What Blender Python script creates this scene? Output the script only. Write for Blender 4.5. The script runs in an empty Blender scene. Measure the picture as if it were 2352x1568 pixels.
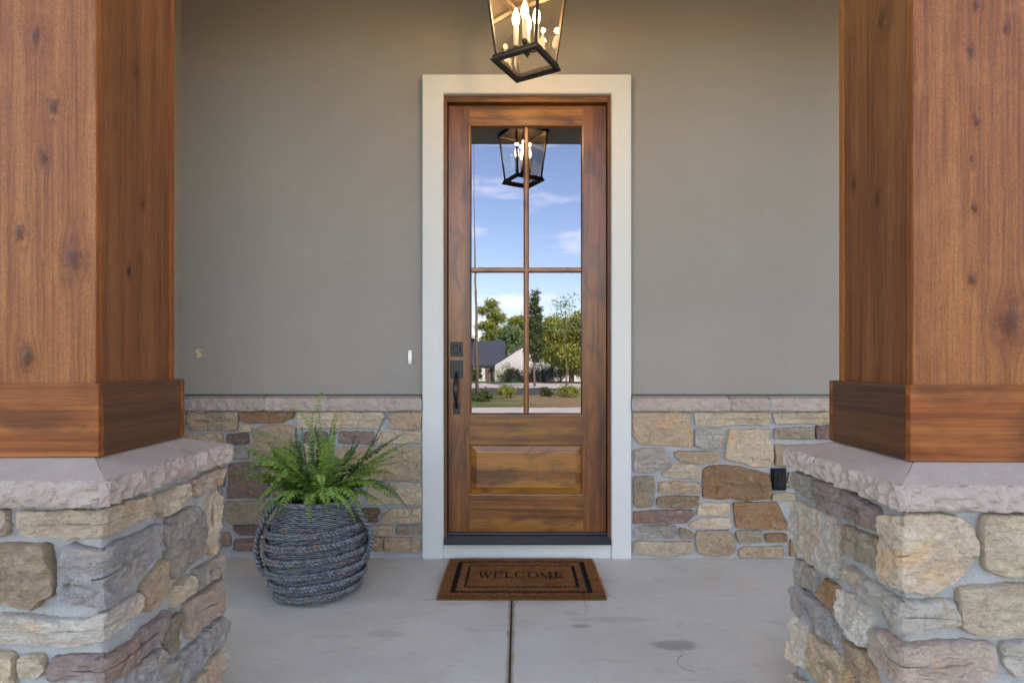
import bpy, bmesh, math, random
import numpy as np
from mathutils import Vector, Matrix, noise

# ------------------------------------------------------------------ camera, sky, sun, exposure
scene = bpy.context.scene
col = scene.collection
R = math.radians
cam_data = bpy.data.cameras.new("camera")
cam = bpy.data.objects.new("camera", cam_data)
col.objects.link(cam)
cam.location = (0, 0, 1.12)
cam.rotation_euler = (R(90), 0, 0)
cam_data.sensor_width = 36
cam_data.lens = 36 * 1300 / 2352
cam_data.shift_x = -14 / 2352
cam_data.shift_y = 46 / 2352
cam_data.clip_start = 0.02
cam_data.clip_end = 2000
scene.camera = cam

SUN_EL, SUN_AZ = R(30), R(24)            # azimuth from +Y towards +X: the sun stands behind the house
world = bpy.data.worlds.new("World")
scene.world = world
world.use_nodes = True
wn, wl = world.node_tree.nodes, world.node_tree.links
wn.clear()
w_out = wn.new("ShaderNodeOutputWorld")
w_bg = wn.new("ShaderNodeBackground")
w_bg.inputs["Strength"].default_value = 0.12
sky = wn.new("ShaderNodeTexSky")
sky.sky_type = 'NISHITA'
sky.sun_disc = False
sky.sun_elevation = SUN_EL
sky.sun_rotation = SUN_AZ
sky.altitude = 0
sky.air_density = 1.0
sky.dust_density = 0.15
sky.ozone_density = 4.0
w_tc = wn.new("ShaderNodeTexCoord")
w_map = wn.new("ShaderNodeMapping")
w_map.inputs["Scale"].default_value = (1.6, 1.6, 7.0)
w_map.inputs["Location"].default_value = (3.1, 0.4, 1.25)
w_noise = wn.new("ShaderNodeTexNoise")
w_noise.inputs["Scale"].default_value = 2.3
w_noise.inputs["Detail"].default_value = 7
w_noise.inputs["Roughness"].default_value = 0.55
w_ramp = wn.new("ShaderNodeValToRGB")
w_ramp.color_ramp.elements[0].position = 0.53
w_ramp.color_ramp.elements[0].color = (0, 0, 0, 1)
w_ramp.color_ramp.elements[1].position = 0.78
w_ramp.color_ramp.elements[1].color = (0.85, 0.85, 0.85, 1)
w_mix = wn.new("ShaderNodeMix")
w_mix.data_type = 'RGBA'
w_mix.inputs["B"].default_value = (9.5, 9.8, 10.5, 1)
wl.new(w_tc.outputs["Generated"], w_map.inputs["Vector"])
wl.new(w_map.outputs["Vector"], w_noise.inputs["Vector"])
wl.new(w_noise.outputs["Fac"], w_ramp.inputs["Fac"])
wl.new(w_ramp.outputs["Color"], w_mix.inputs["Factor"])
wl.new(sky.outputs["Color"], w_mix.inputs["A"])
wl.new(w_mix.outputs["Result"], w_bg.inputs["Color"])
wl.new(w_bg.outputs["Background"], w_out.inputs["Surface"])

sun_data = bpy.data.lights.new("sun", 'SUN')
sun_data.energy = 4.6
sun_data.angle = R(0.5)
sun_data.color = (1.0, 0.95, 0.87)
sun = bpy.data.objects.new("sun", sun_data)
col.objects.link(sun)
_to_sun = Vector((math.sin(SUN_AZ) * math.cos(SUN_EL), math.cos(SUN_AZ) * math.cos(SUN_EL), math.sin(SUN_EL)))
sun.rotation_euler = (-_to_sun).to_track_quat('-Z', 'Y').to_euler()
sun.location = _to_sun * 60

vs = scene.view_settings
scene.display_settings.display_device = 'sRGB'
vs.view_transform = 'Standard'
vs.look = 'None'
vs.exposure = 2.92
vs.gamma = 1
vs.use_curve_mapping = False
vs.use_white_balance = True
vs.white_balance_temperature = 8700
vs.white_balance_tint = 18
scene.render.engine = 'CYCLES'
scene.cycles.max_bounces = 10
scene.cycles.diffuse_bounces = 5
scene.cycles.glossy_bounces = 5
scene.cycles.transparent_max_bounces = 24
scene.cycles.use_denoising = True
scene.cycles.sample_clamp_indirect = 3

# ------------------------------------------------------------------ helpers
rnd = random.Random(11)


def tag(o, label=None, cat=None, group=None, kind=None):
    if label: o["label"] = label
    if cat: o["category"] = cat
    if group: o["group"] = group
    if kind: o["kind"] = kind
    return o


def empty(name, loc=(0, 0, 0), rz=0.0):
    o = bpy.data.objects.new(name, None)
    o.empty_display_size = 0.1
    col.objects.link(o)
    o.location = loc
    o.rotation_euler = (0, 0, rz)
    return o


class MB:
    """collects vertices and faces; build() links them as one mesh object"""
    def __init__(s):
        s.v, s.f = [], []

    def add(s, verts, faces):
        b = len(s.v)
        s.v += [tuple(p) for p in verts]
        s.f += [tuple(b + i for i in q) for q in faces]
        return s

    def box(s, x0, x1, y0, y1, z0, z1, bev=0.0):
        if bev <= 0:
            vs_ = [(x, y, z) for z in (z0, z1) for y in (y0, y1) for x in (x0, x1)]
            return s.add(vs_, [(0, 2, 3, 1), (4, 5, 7, 6), (0, 1, 5, 4), (2, 6, 7, 3), (0, 4, 6, 2), (1, 3, 7, 5)])
        bm = bmesh.new()
        bmesh.ops.create_cube(bm, size=1)
        for v in bm.verts:
            v.co = ((x0 + x1) / 2 + v.co.x * (x1 - x0), (y0 + y1) / 2 + v.co.y * (y1 - y0), (z0 + z1) / 2 + v.co.z * (z1 - z0))
        bmesh.ops.bevel(bm, geom=bm.edges[:], offset=bev, segments=2, profile=0.6, affect='EDGES')
        bm.verts.index_update()
        s.add([v.co[:] for v in bm.verts], [[v.index for v in f.verts] for f in bm.faces])
        bm.free()
        return s

    def tube(s, pts, rad, n=8, closed=False, cap=True, flat=1.0, ref=None):
        """rad: number or list; flat squashes the tube along its binormal"""
        P = [Vector(p) for p in pts]
        m = len(P)
        rr = rad if isinstance(rad, (list, tuple)) else [rad] * m
        rows = []
        up0 = Vector(ref) if ref else Vector((0, 0, 1))
        for i, p in enumerate(P):
            a = P[(i - 1) % m] if closed or i > 0 else p
            b = P[(i + 1) % m] if closed or i < m - 1 else p
            t = (b - a).normalized()
            up = up0 if abs(t.dot(up0)) < .95 else Vector((1, 0.13, 0))
            x = t.cross(up).normalized()
            y = x.cross(t).normalized()
            rows.append([p + x * (math.cos(k * 2 * math.pi / n) * rr[i]) + y * (math.sin(k * 2 * math.pi / n) * rr[i] * flat) for k in range(n)])
        vs_ = [q for r_ in rows for q in r_]
        fs = []
        for i in range(m if closed else m - 1):
            for k in range(n):
                j = (i + 1) % m
                fs.append((i * n + k, i * n + (k + 1) % n, j * n + (k + 1) % n, j * n + k))
        if cap and not closed:
            fs.append(tuple(range(n))[::-1])
            fs.append(tuple((m - 1) * n + k for k in range(n)))
        return s.add(vs_, fs)

    def lathe(s, prof, n=32, cx=0, cy=0, cz=0, cap=True):
        vs_ = []
        for r_, z in prof:
            for k in range(n):
                a = 2 * math.pi * k / n
                vs_.append((cx + r_ * math.cos(a), cy + r_ * math.sin(a), cz + z))
        fs = []
        for i in range(len(prof) - 1):
            for k in range(n):
                fs.append((i * n + k, i * n + (k + 1) % n, (i + 1) * n + (k + 1) % n, (i + 1) * n + k))
        if cap:
            fs.append(tuple(range(n))[::-1])
            fs.append(tuple((len(prof) - 1) * n + k for k in range(n)))
        return s.add(vs_, fs)

    def build(s, name, mat, parent=None, off=(0, 0, 0), smooth=False, kind=None):
        me = bpy.data.meshes.new(name)
        if off != (0, 0, 0):
            s.v = [(a - off[0], b - off[1], c - off[2]) for a, b, c in s.v]
        me.from_pydata(s.v, [], s.f)
        if smooth:
            me.polygons.foreach_set("use_smooth", [True] * len(me.polygons))
        me.update()
        if mat is not None:
            me.materials.append(mat)
        o = bpy.data.objects.new(name, me)
        col.objects.link(o)
        if parent is not None: o.parent = parent
        if kind: o["kind"] = kind
        return o


# ------------------------------------------------------------------ materials
class NT:
    def __init__(s, name):
        s.m = bpy.data.materials.new(name)
        s.m.use_nodes = True
        s.t = s.m.node_tree
        s.t.nodes.clear()
        s.out = s.t.nodes.new("ShaderNodeOutputMaterial")

    def n(s, typ, ins=None, **props):
        nd = s.t.nodes.new("ShaderNode" + typ)
        for k, v in props.items(): setattr(nd, k, v)
        for k, v in (ins or {}).items():
            if isinstance(v, bpy.types.NodeSocket): s.t.links.new(v, nd.inputs[k])
            else: nd.inputs[k].default_value = v
        return nd

    def math(s, op, a, b=None, c=None, clamp=False):
        nd = s.t.nodes.new("ShaderNodeMath"); nd.operation = op; nd.use_clamp = clamp
        for i, v in enumerate((a, b, c)):
            if v is None: continue
            if isinstance(v, bpy.types.NodeSocket): s.t.links.new(v, nd.inputs[i])
            else: nd.inputs[i].default_value = v
        return nd.outputs[0]

    def vmath(s, op, a, b=None):
        nd = s.t.nodes.new("ShaderNodeVectorMath"); nd.operation = op
        for i, v in enumerate((a, b)):
            if v is None: continue
            if isinstance(v, bpy.types.NodeSocket): s.t.links.new(v, nd.inputs[i])
            else: nd.inputs[i].default_value = v
        return nd.outputs[1] if op in ('DISTANCE', 'LENGTH', 'DOT_PRODUCT') else nd.outputs[0]

    def mix(s, fac, a, b, blend='MIX'):
        nd = s.t.nodes.new("ShaderNodeMix"); nd.data_type = 'RGBA'; nd.blend_type = blend
        for k, v in (("Factor", fac), ("A", a), ("B", b)):
            if isinstance(v, bpy.types.NodeSocket): s.t.links.new(v, nd.inputs[k] if k == "Factor" else [i for i in nd.inputs if i.name == k and i.type == 'RGBA'][0])
            else:
                sock = nd.inputs[0] if k == "Factor" else [i for i in nd.inputs if i.name == k and i.type == 'RGBA'][0]
                sock.default_value = v if k == "Factor" else (tuple(v) + (1,))[:4]
        return [o for o in nd.outputs if o.type == 'RGBA'][0]

    def ramp(s, fac, lo, hi, smooth=True):
        nd = s.n("MapRange", {"Value": fac, "From Min": lo, "From Max": hi}, interpolation_type='SMOOTHSTEP' if smooth else 'LINEAR')
        return nd.outputs[0]

    def noise(s, vec, scale, detail=4, rough=.55, dist=0.0):
        return s.n("TexNoise", {"Vector": vec, "Scale": scale, "Detail": detail, "Roughness": rough, "Distortion": dist}).outputs["Fac"]

    def coords(s, scale=(1, 1, 1), rand=True):
        """object coordinates, shifted by a random amount for each object"""
        o = s.n("TexCoord").outputs["Object"]
        if rand:
            r_ = s.n("ObjectInfo").outputs["Random"]
            sh = s.n("CombineXYZ", {"X": s.math('MULTIPLY', r_, 31.7), "Y": s.math('MULTIPLY', r_, 17.3), "Z": s.math('MULTIPLY', r_, 53.1)}).outputs[0]
            o = s.vmath('ADD', o, sh)
        return o if scale == (1, 1, 1) else s.vmath('MULTIPLY', o, scale)

    def bump(s, h, strength=.3, dist=.01, normal=None):
        ins = {"Height": h, "Strength": strength, "Distance": dist}
        if normal is not None: ins["Normal"] = normal
        return s.n("Bump", ins).outputs[0]

    def principled(s, colour, rough=.6, normal=None, spec=.5, metal=0.0, **ex):
        ins = {"Base Color": colour if isinstance(colour, bpy.types.NodeSocket) else (tuple(colour) + (1,))[:4],
               "Roughness": rough, "Specular IOR Level": spec, "Metallic": metal}
        if normal is not None: ins["Normal"] = normal
        ins.update(ex)
        p = s.n("BsdfPrincipled", ins)
        s.t.links.new(p.outputs[0], s.out.inputs[0])
        return s.m


def simple(name, c, rough=.6, spec=.5, metal=0.0, var=.12, vscale=9, bump=0.0, bscale=120):
    t = NT(name)
    p = t.coords()
    f = t.noise(p, vscale, 5)
    cc = t.mix(f, [x * (1 - var) for x in c], [x * (1 + var) for x in c])
    nrm = t.bump(t.noise(p, bscale, 3), bump, .004) if bump else None
    return t.principled(cc, rough, nrm, spec, metal)


def m_stucco(name, c, mottled=.13, grain=.5):
    t = NT(name)
    p = t.coords(rand=False)
    a = t.noise(p, 1.1, 3, .5)
    b = t.noise(p, 420, 2)
    g = t.noise(p, 7, 6, .7)
    cc = t.mix(a, [x * (1 - mottled) for x in c], [x * (1 + mottled) for x in c])
    cc = t.mix(t.ramp(b, .3, .75), [x * .86 for x in c], cc) if False else t.mix(t.math('MULTIPLY', t.ramp(b, .35, .75), .22), cc, [x * .6 for x in c])
    cc = t.mix(t.math('MULTIPLY', t.ramp(g, .5, .75), .13), cc, [x * 1.35 for x in c])
    n1 = t.bump(t.noise(p, 330, 3, .6), grain, .0022)
    n2 = t.bump(t.noise(t.vmath('MULTIPLY', p, (5, 5, 9)), 1.6, 5, .6, .8), .22, .012, n1)
    return t.principled(cc, .9, n2, .25)


def m_stone():
    t = NT("cut_stone")
    p = t.coords()
    base = t.n("ObjectInfo").outputs["Color"]
    rn = t.n("ObjectInfo").outputs["Random"]
    hsv = t.n("HueSaturation", {"Color": base, "Saturation": .95, "Value": t.math('MULTIPLY_ADD', rn, .25, .88)}).outputs[0]
    big = t.noise(p, 6.5, 4, .6, .5)
    warm = t.mix(1.0, hsv, (1.16, .90, .70), 'MULTIPLY')
    cool = t.mix(1.0, hsv, (.90, .86, .85), 'MULTIPLY')
    c = t.mix(t.ramp(big, .42, .62), cool, hsv)
    big2 = t.noise(t.vmath('ADD', p, (5, 9, 2)), 9, 4, .6, .8)
    c = t.mix(t.math('MULTIPLY', t.ramp(big2, .5, .68), .75), c, warm)
    strat = t.noise(t.vmath('MULTIPLY', p, (12, 12, 60)), 1.3, 5, .65)
    c = t.mix(t.math('MULTIPLY', t.ramp(strat, .52, .72), .45), c, t.mix(1.0, c, (.5, .46, .42), 'MULTIPLY'))
    pale = t.noise(t.vmath('ADD', p, (1, 3, 8)), 16, 6, .7)
    c = t.mix(t.math('MULTIPLY', t.ramp(pale, .56, .74), .55), c, (.62, .55, .48))
    spk = t.noise(p, 190, 3, .7)
    c = t.mix(t.math('MULTIPLY', t.ramp(spk, .54, .74), .5), c, t.mix(1.0, c, (.55, .51, .48), 'MULTIPLY'))
    mid_ = t.noise(t.vmath('ADD', p, (7, 2, 4)), 62, 6, .78)
    c = t.mix(t.math('MULTIPLY', t.ramp(mid_, .50, .68), .38), c, t.mix(1.0, c, (.58, .54, .50), 'MULTIPLY'))
    c = t.mix(t.math('MULTIPLY', t.ramp(mid_, .47, .30), .45), c, t.mix(1.0, c, (1.35, 1.32, 1.28), 'MULTIPLY'))
    crk = t.noise(t.vmath('MULTIPLY', p, (9, 9, 22)), 2.0, 6, .7, 1.5)
    line = t.ramp(t.math('ABSOLUTE', t.math('SUBTRACT', crk, .5)), .018, .004)
    c = t.mix(t.math('MULTIPLY', line, .40), c, t.mix(1.0, c, (.42, .37, .34), 'MULTIPLY'))
    n0 = t.bump(t.math('SUBTRACT', 1.0, line), .6, .006)
    n1 = t.bump(t.noise(t.vmath('MULTIPLY', p, (1, 1, 1.8)), 60, 9, .8), 1.0, .015, n0)
    n2 = t.bump(strat, .4, .006, n1)
    return t.principled(c, .85, n2, .3)


def m_cap():
    t = NT("mauve_sandstone")
    p = t.coords()
    rn = t.n("ObjectInfo").outputs["Random"]
    a = t.noise(p, 9, 5, .6)
    c = t.mix(a, (.285, .218, .185), (.40, .322, .285))
    c = t.mix(t.math('MULTIPLY', t.ramp(t.noise(p, 30, 6, .7), .55, .75), .5), c, (.42, .385, .37))
    c = t.mix(t.math('MULTIPLY', t.ramp(t.noise(p, 240, 2), .5, .75), .4), c, (.15, .12, .11))
    c = t.n("HueSaturation", {"Color": c, "Value": t.math('MULTIPLY_ADD', rn, .16, .92)}).outputs[0]
    n1 = t.bump(t.noise(p, 90, 7, .7), .45, .004)
    return t.principled(c, .95, n1, .12)


def m_mortar():
    t = NT("grey_mortar")
    p = t.coords(rand=False)
    a = t.noise(p, 11, 5, .6)
    c = t.mix(a, (.30, .298, .303), (.43, .425, .428))
    c = t.mix(t.math('MULTIPLY', t.ramp(t.noise(p, 70, 6, .8), .48, .68), .5), c, (.24, .235, .235))
    c = t.mix(t.math('MULTIPLY', t.ramp(t.noise(p, 5, 4, .7), .55, .75), .35), c, (.36, .32, .27))
    c = t.mix(t.math('MULTIPLY', t.ramp(t.noise(p, 300, 2), .5, .75), .5), c, (.18, .185, .20))
    n1 = t.bump(t.noise(p, 160, 6, .75), .8, .006)
    n2 = t.bump(t.noise(p, 28, 4), .35, .01, n1)
    return t.principled(c, .95, n2, .2)


def m_wood(name, axis, dark, mid, light, knots=(), plane='x', rough=.5, fine=1.0, blotch=None, spec=.4, relief=.5, stretch=1.0, distort=.6, widemix=.85, saw=0.0):
    """plain sawn timber; axis = grain direction; knots = (a, z, radius) on the plane spanned by 'plane' and z"""
    t = NT(name)
    raw = t.n("TexCoord").outputs["Object"]
    sx = t.n("SeparateXYZ", {"Vector": raw})
    X, Y, Z = sx.outputs
    A = X if plane == 'x' else Y
    warp = None
    core = None
    halo = None
    if knots:
        flatv = t.n("CombineXYZ", {"X": A, "Y": 0.0, "Z": t.math('MULTIPLY', Z, .62)}).outputs[0]
        wob = t.noise(raw, 26, 3)
        flatv = t.vmath('ADD', flatv, t.n("CombineXYZ", {"X": t.math('MULTIPLY_ADD', wob, .03, -.015), "Y": 0.0, "Z": 0.0}).outputs[0])
        for (a, z, r_) in knots:
            d = t.vmath('DISTANCE', flatv, (a, 0, z * .62))
            infl = t.ramp(d, r_ * 2.8, r_ * .3)
            w = t.math('MULTIPLY', t.math('MULTIPLY', t.math('SUBTRACT', A, a), infl), -.82)
            k = t.ramp(d, r_ * 1.05, r_ * .25)
            h = t.ramp(d, r_ * 2.6, r_ * .6)
            warp = w if warp is None else t.math('ADD', warp, w)
            core = k if core is None else t.math('MAXIMUM', core, k)
            halo = h if halo is None else t.math('MAXIMUM', halo, h)
    rn = t.n("ObjectInfo").outputs["Random"]
    g = {'x': (1.6 * stretch, 42 * fine, 42 * fine), 'y': (42 * fine, 1.6 * stretch, 42 * fine), 'z': (42 * fine, 42 * fine, 1.6 * stretch)}[axis]
    vec = raw
    if warp is not None:
        vec = t.vmath('ADD', raw, t.n("CombineXYZ", {"X" if plane == 'x' else "Y": warp}).outputs[0])
    vec = t.vmath('ADD', t.vmath('MULTIPLY', vec, g), t.n("CombineXYZ", {"X": t.math('MULTIPLY', rn, 40), "Y": t.math('MULTIPLY', rn, 23), "Z": t.math('MULTIPLY', rn, 61)}).outputs[0])
    grain = t.noise(vec, 1.0, 6, .66, distort)
    fine_g = t.noise(t.vmath('MULTIPLY', vec, (3.2, 3.2, 3.2)), 1.0, 4, .6)
    wide = t.noise(t.vmath('MULTIPLY', vec, (.22, .22, .35)), 1.0, 3, .5)
    c = t.mix(t.ramp(grain, .32, .66), dark, mid)
    c = t.mix(t.math('MULTIPLY', t.ramp(wide, .42, .66), widemix), c, light)
    if saw:
        sp = t.noise(t.vmath('MULTIPLY', raw, (1, 1, .45)), 420, 3, .7)
        c = t.mix(t.math('MULTIPLY', t.ramp(sp, .46, .66), saw), c, [x * .45 for x in dark])
        sp2 = t.noise(t.vmath('MULTIPLY', raw, (1, 1, .6)), 14, 4, .65, .5)
        c = t.mix(t.math('MULTIPLY', t.ramp(sp2, .48, .74), .22), c, [light[0] * 1.1, light[1] * 1.25, light[2] * 1.6])
    c = t.mix(t.math('MULTIPLY', t.ramp(fine_g, .5, .72), .5), c, [x * .62 for x in dark])
    if blotch is not None:
        bl = t.noise(t.vmath('ADD', t.vmath('MULTIPLY', raw, {'x': (4, 9, 9), 'y': (9, 4, 9), 'z': (9, 9, 3.2)}[axis]), t.n("CombineXYZ", {"X": t.math('MULTIPLY', rn, 13), "Z": t.math('MULTIPLY', rn, 29)}).outputs[0]), 1.0, 5, .62, .9)
        c = t.mix(t.math('MULTIPLY', t.ramp(bl, .44, .68), .72), c, blotch)
    if core is not None:
        c = t.mix(t.math('MULTIPLY', t.math('MULTIPLY', halo, t.ramp(t.noise(raw, 38, 4, .7), .35, .65)), .8), c, [dark[0] * .62, dark[1] * .55, dark[2] * .6])
        ring = t.math('MULTIPLY', core, t.math('MULTIPLY_ADD', t.noise(raw, 90, 3), .8, .45), clamp=True)
        c = t.mix(ring, c, [dark[0] * .40, dark[1] * .34, dark[2] * .35])
    n1 = t.bump(grain, relief, .004)
    n2 = t.bump(t.noise(t.vmath('MULTIPLY', vec, (6, 6, 9)), 1.0, 3), relief * .6, .0016, n1)
    if core is not None: n2 = t.bump(core, .4, .006, n2)
    ro = t.math('MULTIPLY_ADD', fine_g, .25, rough - .12)
    return t.principled(c, ro, n2, spec)


def m_concrete(name, stains=False):
    t = NT(name)
    p = t.n("TexCoord").outputs["Object"]
    a = t.noise(p, 1.7, 5, .6)
    b = t.noise(p, 9, 6, .68)
    c = t.mix(t.ramp(a, .3, .7), (.49, .45, .40), (.575, .535, .48))
    c = t.mix(t.math('MULTIPLY', t.ramp(b, .50, .74), .3), c, (.42, .385, .34))
    streak = t.noise(t.vmath('MULTIPLY', p, (3, 11, 1)), 1.2, 5, .65, 1.2)
    c = t.mix(t.math('MULTIPLY', t.ramp(streak, .54, .74), .35), c, (.32, .285, .24))
    c = t.mix(t.math('MULTIPLY', t.ramp(t.noise(p, 170, 4, .75), .48, .70), .5), c, (.30, .28, .26))
    c = t.mix(t.math('MULTIPLY', t.ramp(t.noise(p, 48, 5, .75), .52, .72), .3), c, (.33, .305, .275))
    if stains:
        sx = t.n("SeparateXYZ", {"Vector": p})
        wob = t.math('MULTIPLY_ADD', t.noise(p, 13, 4), .10, -.05)
        # soil washed out along the joint, oil spots, damp along the wall foot
        dj = t.math('ADD', t.math('ABSOLUTE', t.math('ADD', sx.outputs[0], .03)), t.math('MULTIPLY', wob, .25))
        c = t.mix(t.math('MULTIPLY', t.ramp(dj, .022, .004), .75), c, (.16, .105, .055))
        for (x, y, rx, ry, k) in ((.62, 2.24, .10, .045, .5), (.27, 2.40, .045, .02, .5), (.24, 2.52, .04, .016, .25), (-.55, 2.33, .09, .035, .22), (.43, 2.46, .22, .03, .18), (-.30, 2.62, .08, .02, .25)):
            q = t.n("CombineXYZ", {"X": t.math('DIVIDE', t.math('SUBTRACT', sx.outputs[0], x), rx), "Y": t.math('DIVIDE', t.math('SUBTRACT', sx.outputs[1], y), ry)}).outputs[0]
            d = t.math('ADD', t.vmath('LENGTH', q), t.math('MULTIPLY', wob, 9))
            c = t.mix(t.math('MULTIPLY', t.ramp(d, 1.15, .6), k), c, (.13, .12, .10))
        # coir dust in front of the mat
        q = t.n("CombineXYZ", {"X": t.math('DIVIDE', t.math('SUBTRACT', sx.outputs[0], .02), .46), "Y": t.math('DIVIDE', t.math('SUBTRACT', sx.outputs[1], 2.9), .31)}).outputs[0]
        d = t.math('ADD', t.vmath('LENGTH', q), t.math('MULTIPLY', wob, 3))
        c = t.mix(t.math('MULTIPLY', t.ramp(d, 1.1, .8), .3), c, (.22, .13, .07))
    n1 = t.bump(t.noise(p, 210, 4, .6), .22, .002)
    n2 = t.bump(b, .12, .006, n1)
    return t.principled(c, t.math('MULTIPLY_ADD', b, .25, .55), n2, .35)


def m_glass(name, refl, tint=(.85, .87, .86), wave=0.0, coat=(1, 1, 1)):
    t = NT(name)
    nrm = None
    if wave:
        nrm = t.bump(t.noise(t.coords(), 5, 2), wave, .002)
    fr = t.n("LayerWeight", {"Blend": .25}).outputs["Fresnel"]
    fac = t.math('MULTIPLY_ADD', t.math('POWER', fr, 1.6), .7 * (1 - refl), refl, clamp=True)
    tr = t.n("BsdfTransparent", {"Color": tuple(tint) + (1,)})
    gi = {"Color": tuple(coat) + (1,), "Roughness": 0.0}
    if nrm is not None: gi["Normal"] = nrm
    gl = t.n("BsdfGlossy", gi)
    mx = t.n("MixShader", {0: fac, 1: tr.outputs[0], 2: gl.outputs[0]})
    t.t.links.new(mx.outputs[0], t.out.inputs[0])
    return t.m


def m_leaf(name, c1, c2, rough=.5, trans=.25):
    t = NT(name)
    p = t.coords(rand=False)
    r_ = t.n("NewGeometry").outputs["Random Per Island"]
    c = t.mix(r_, c1, c2)
    pb = t.n("BsdfPrincipled", {"Base Color": c, "Roughness": rough, "Specular IOR Level": .4})
    tl = t.n("BsdfTranslucent", {"Color": c})
    mx = t.n("MixShader", {0: trans, 1: pb.outputs[0], 2: tl.outputs[0]})
    t.t.links.new(mx.outputs[0], t.out.inputs[0])
    return t.m


def m_emit(name, c, strength):
    t = NT(name)
    e = t.n("Emission", {"Color": tuple(c) + (1,), "Strength": strength})
    t.t.links.new(e.outputs[0], t.out.inputs[0])
    return t.m


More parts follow.
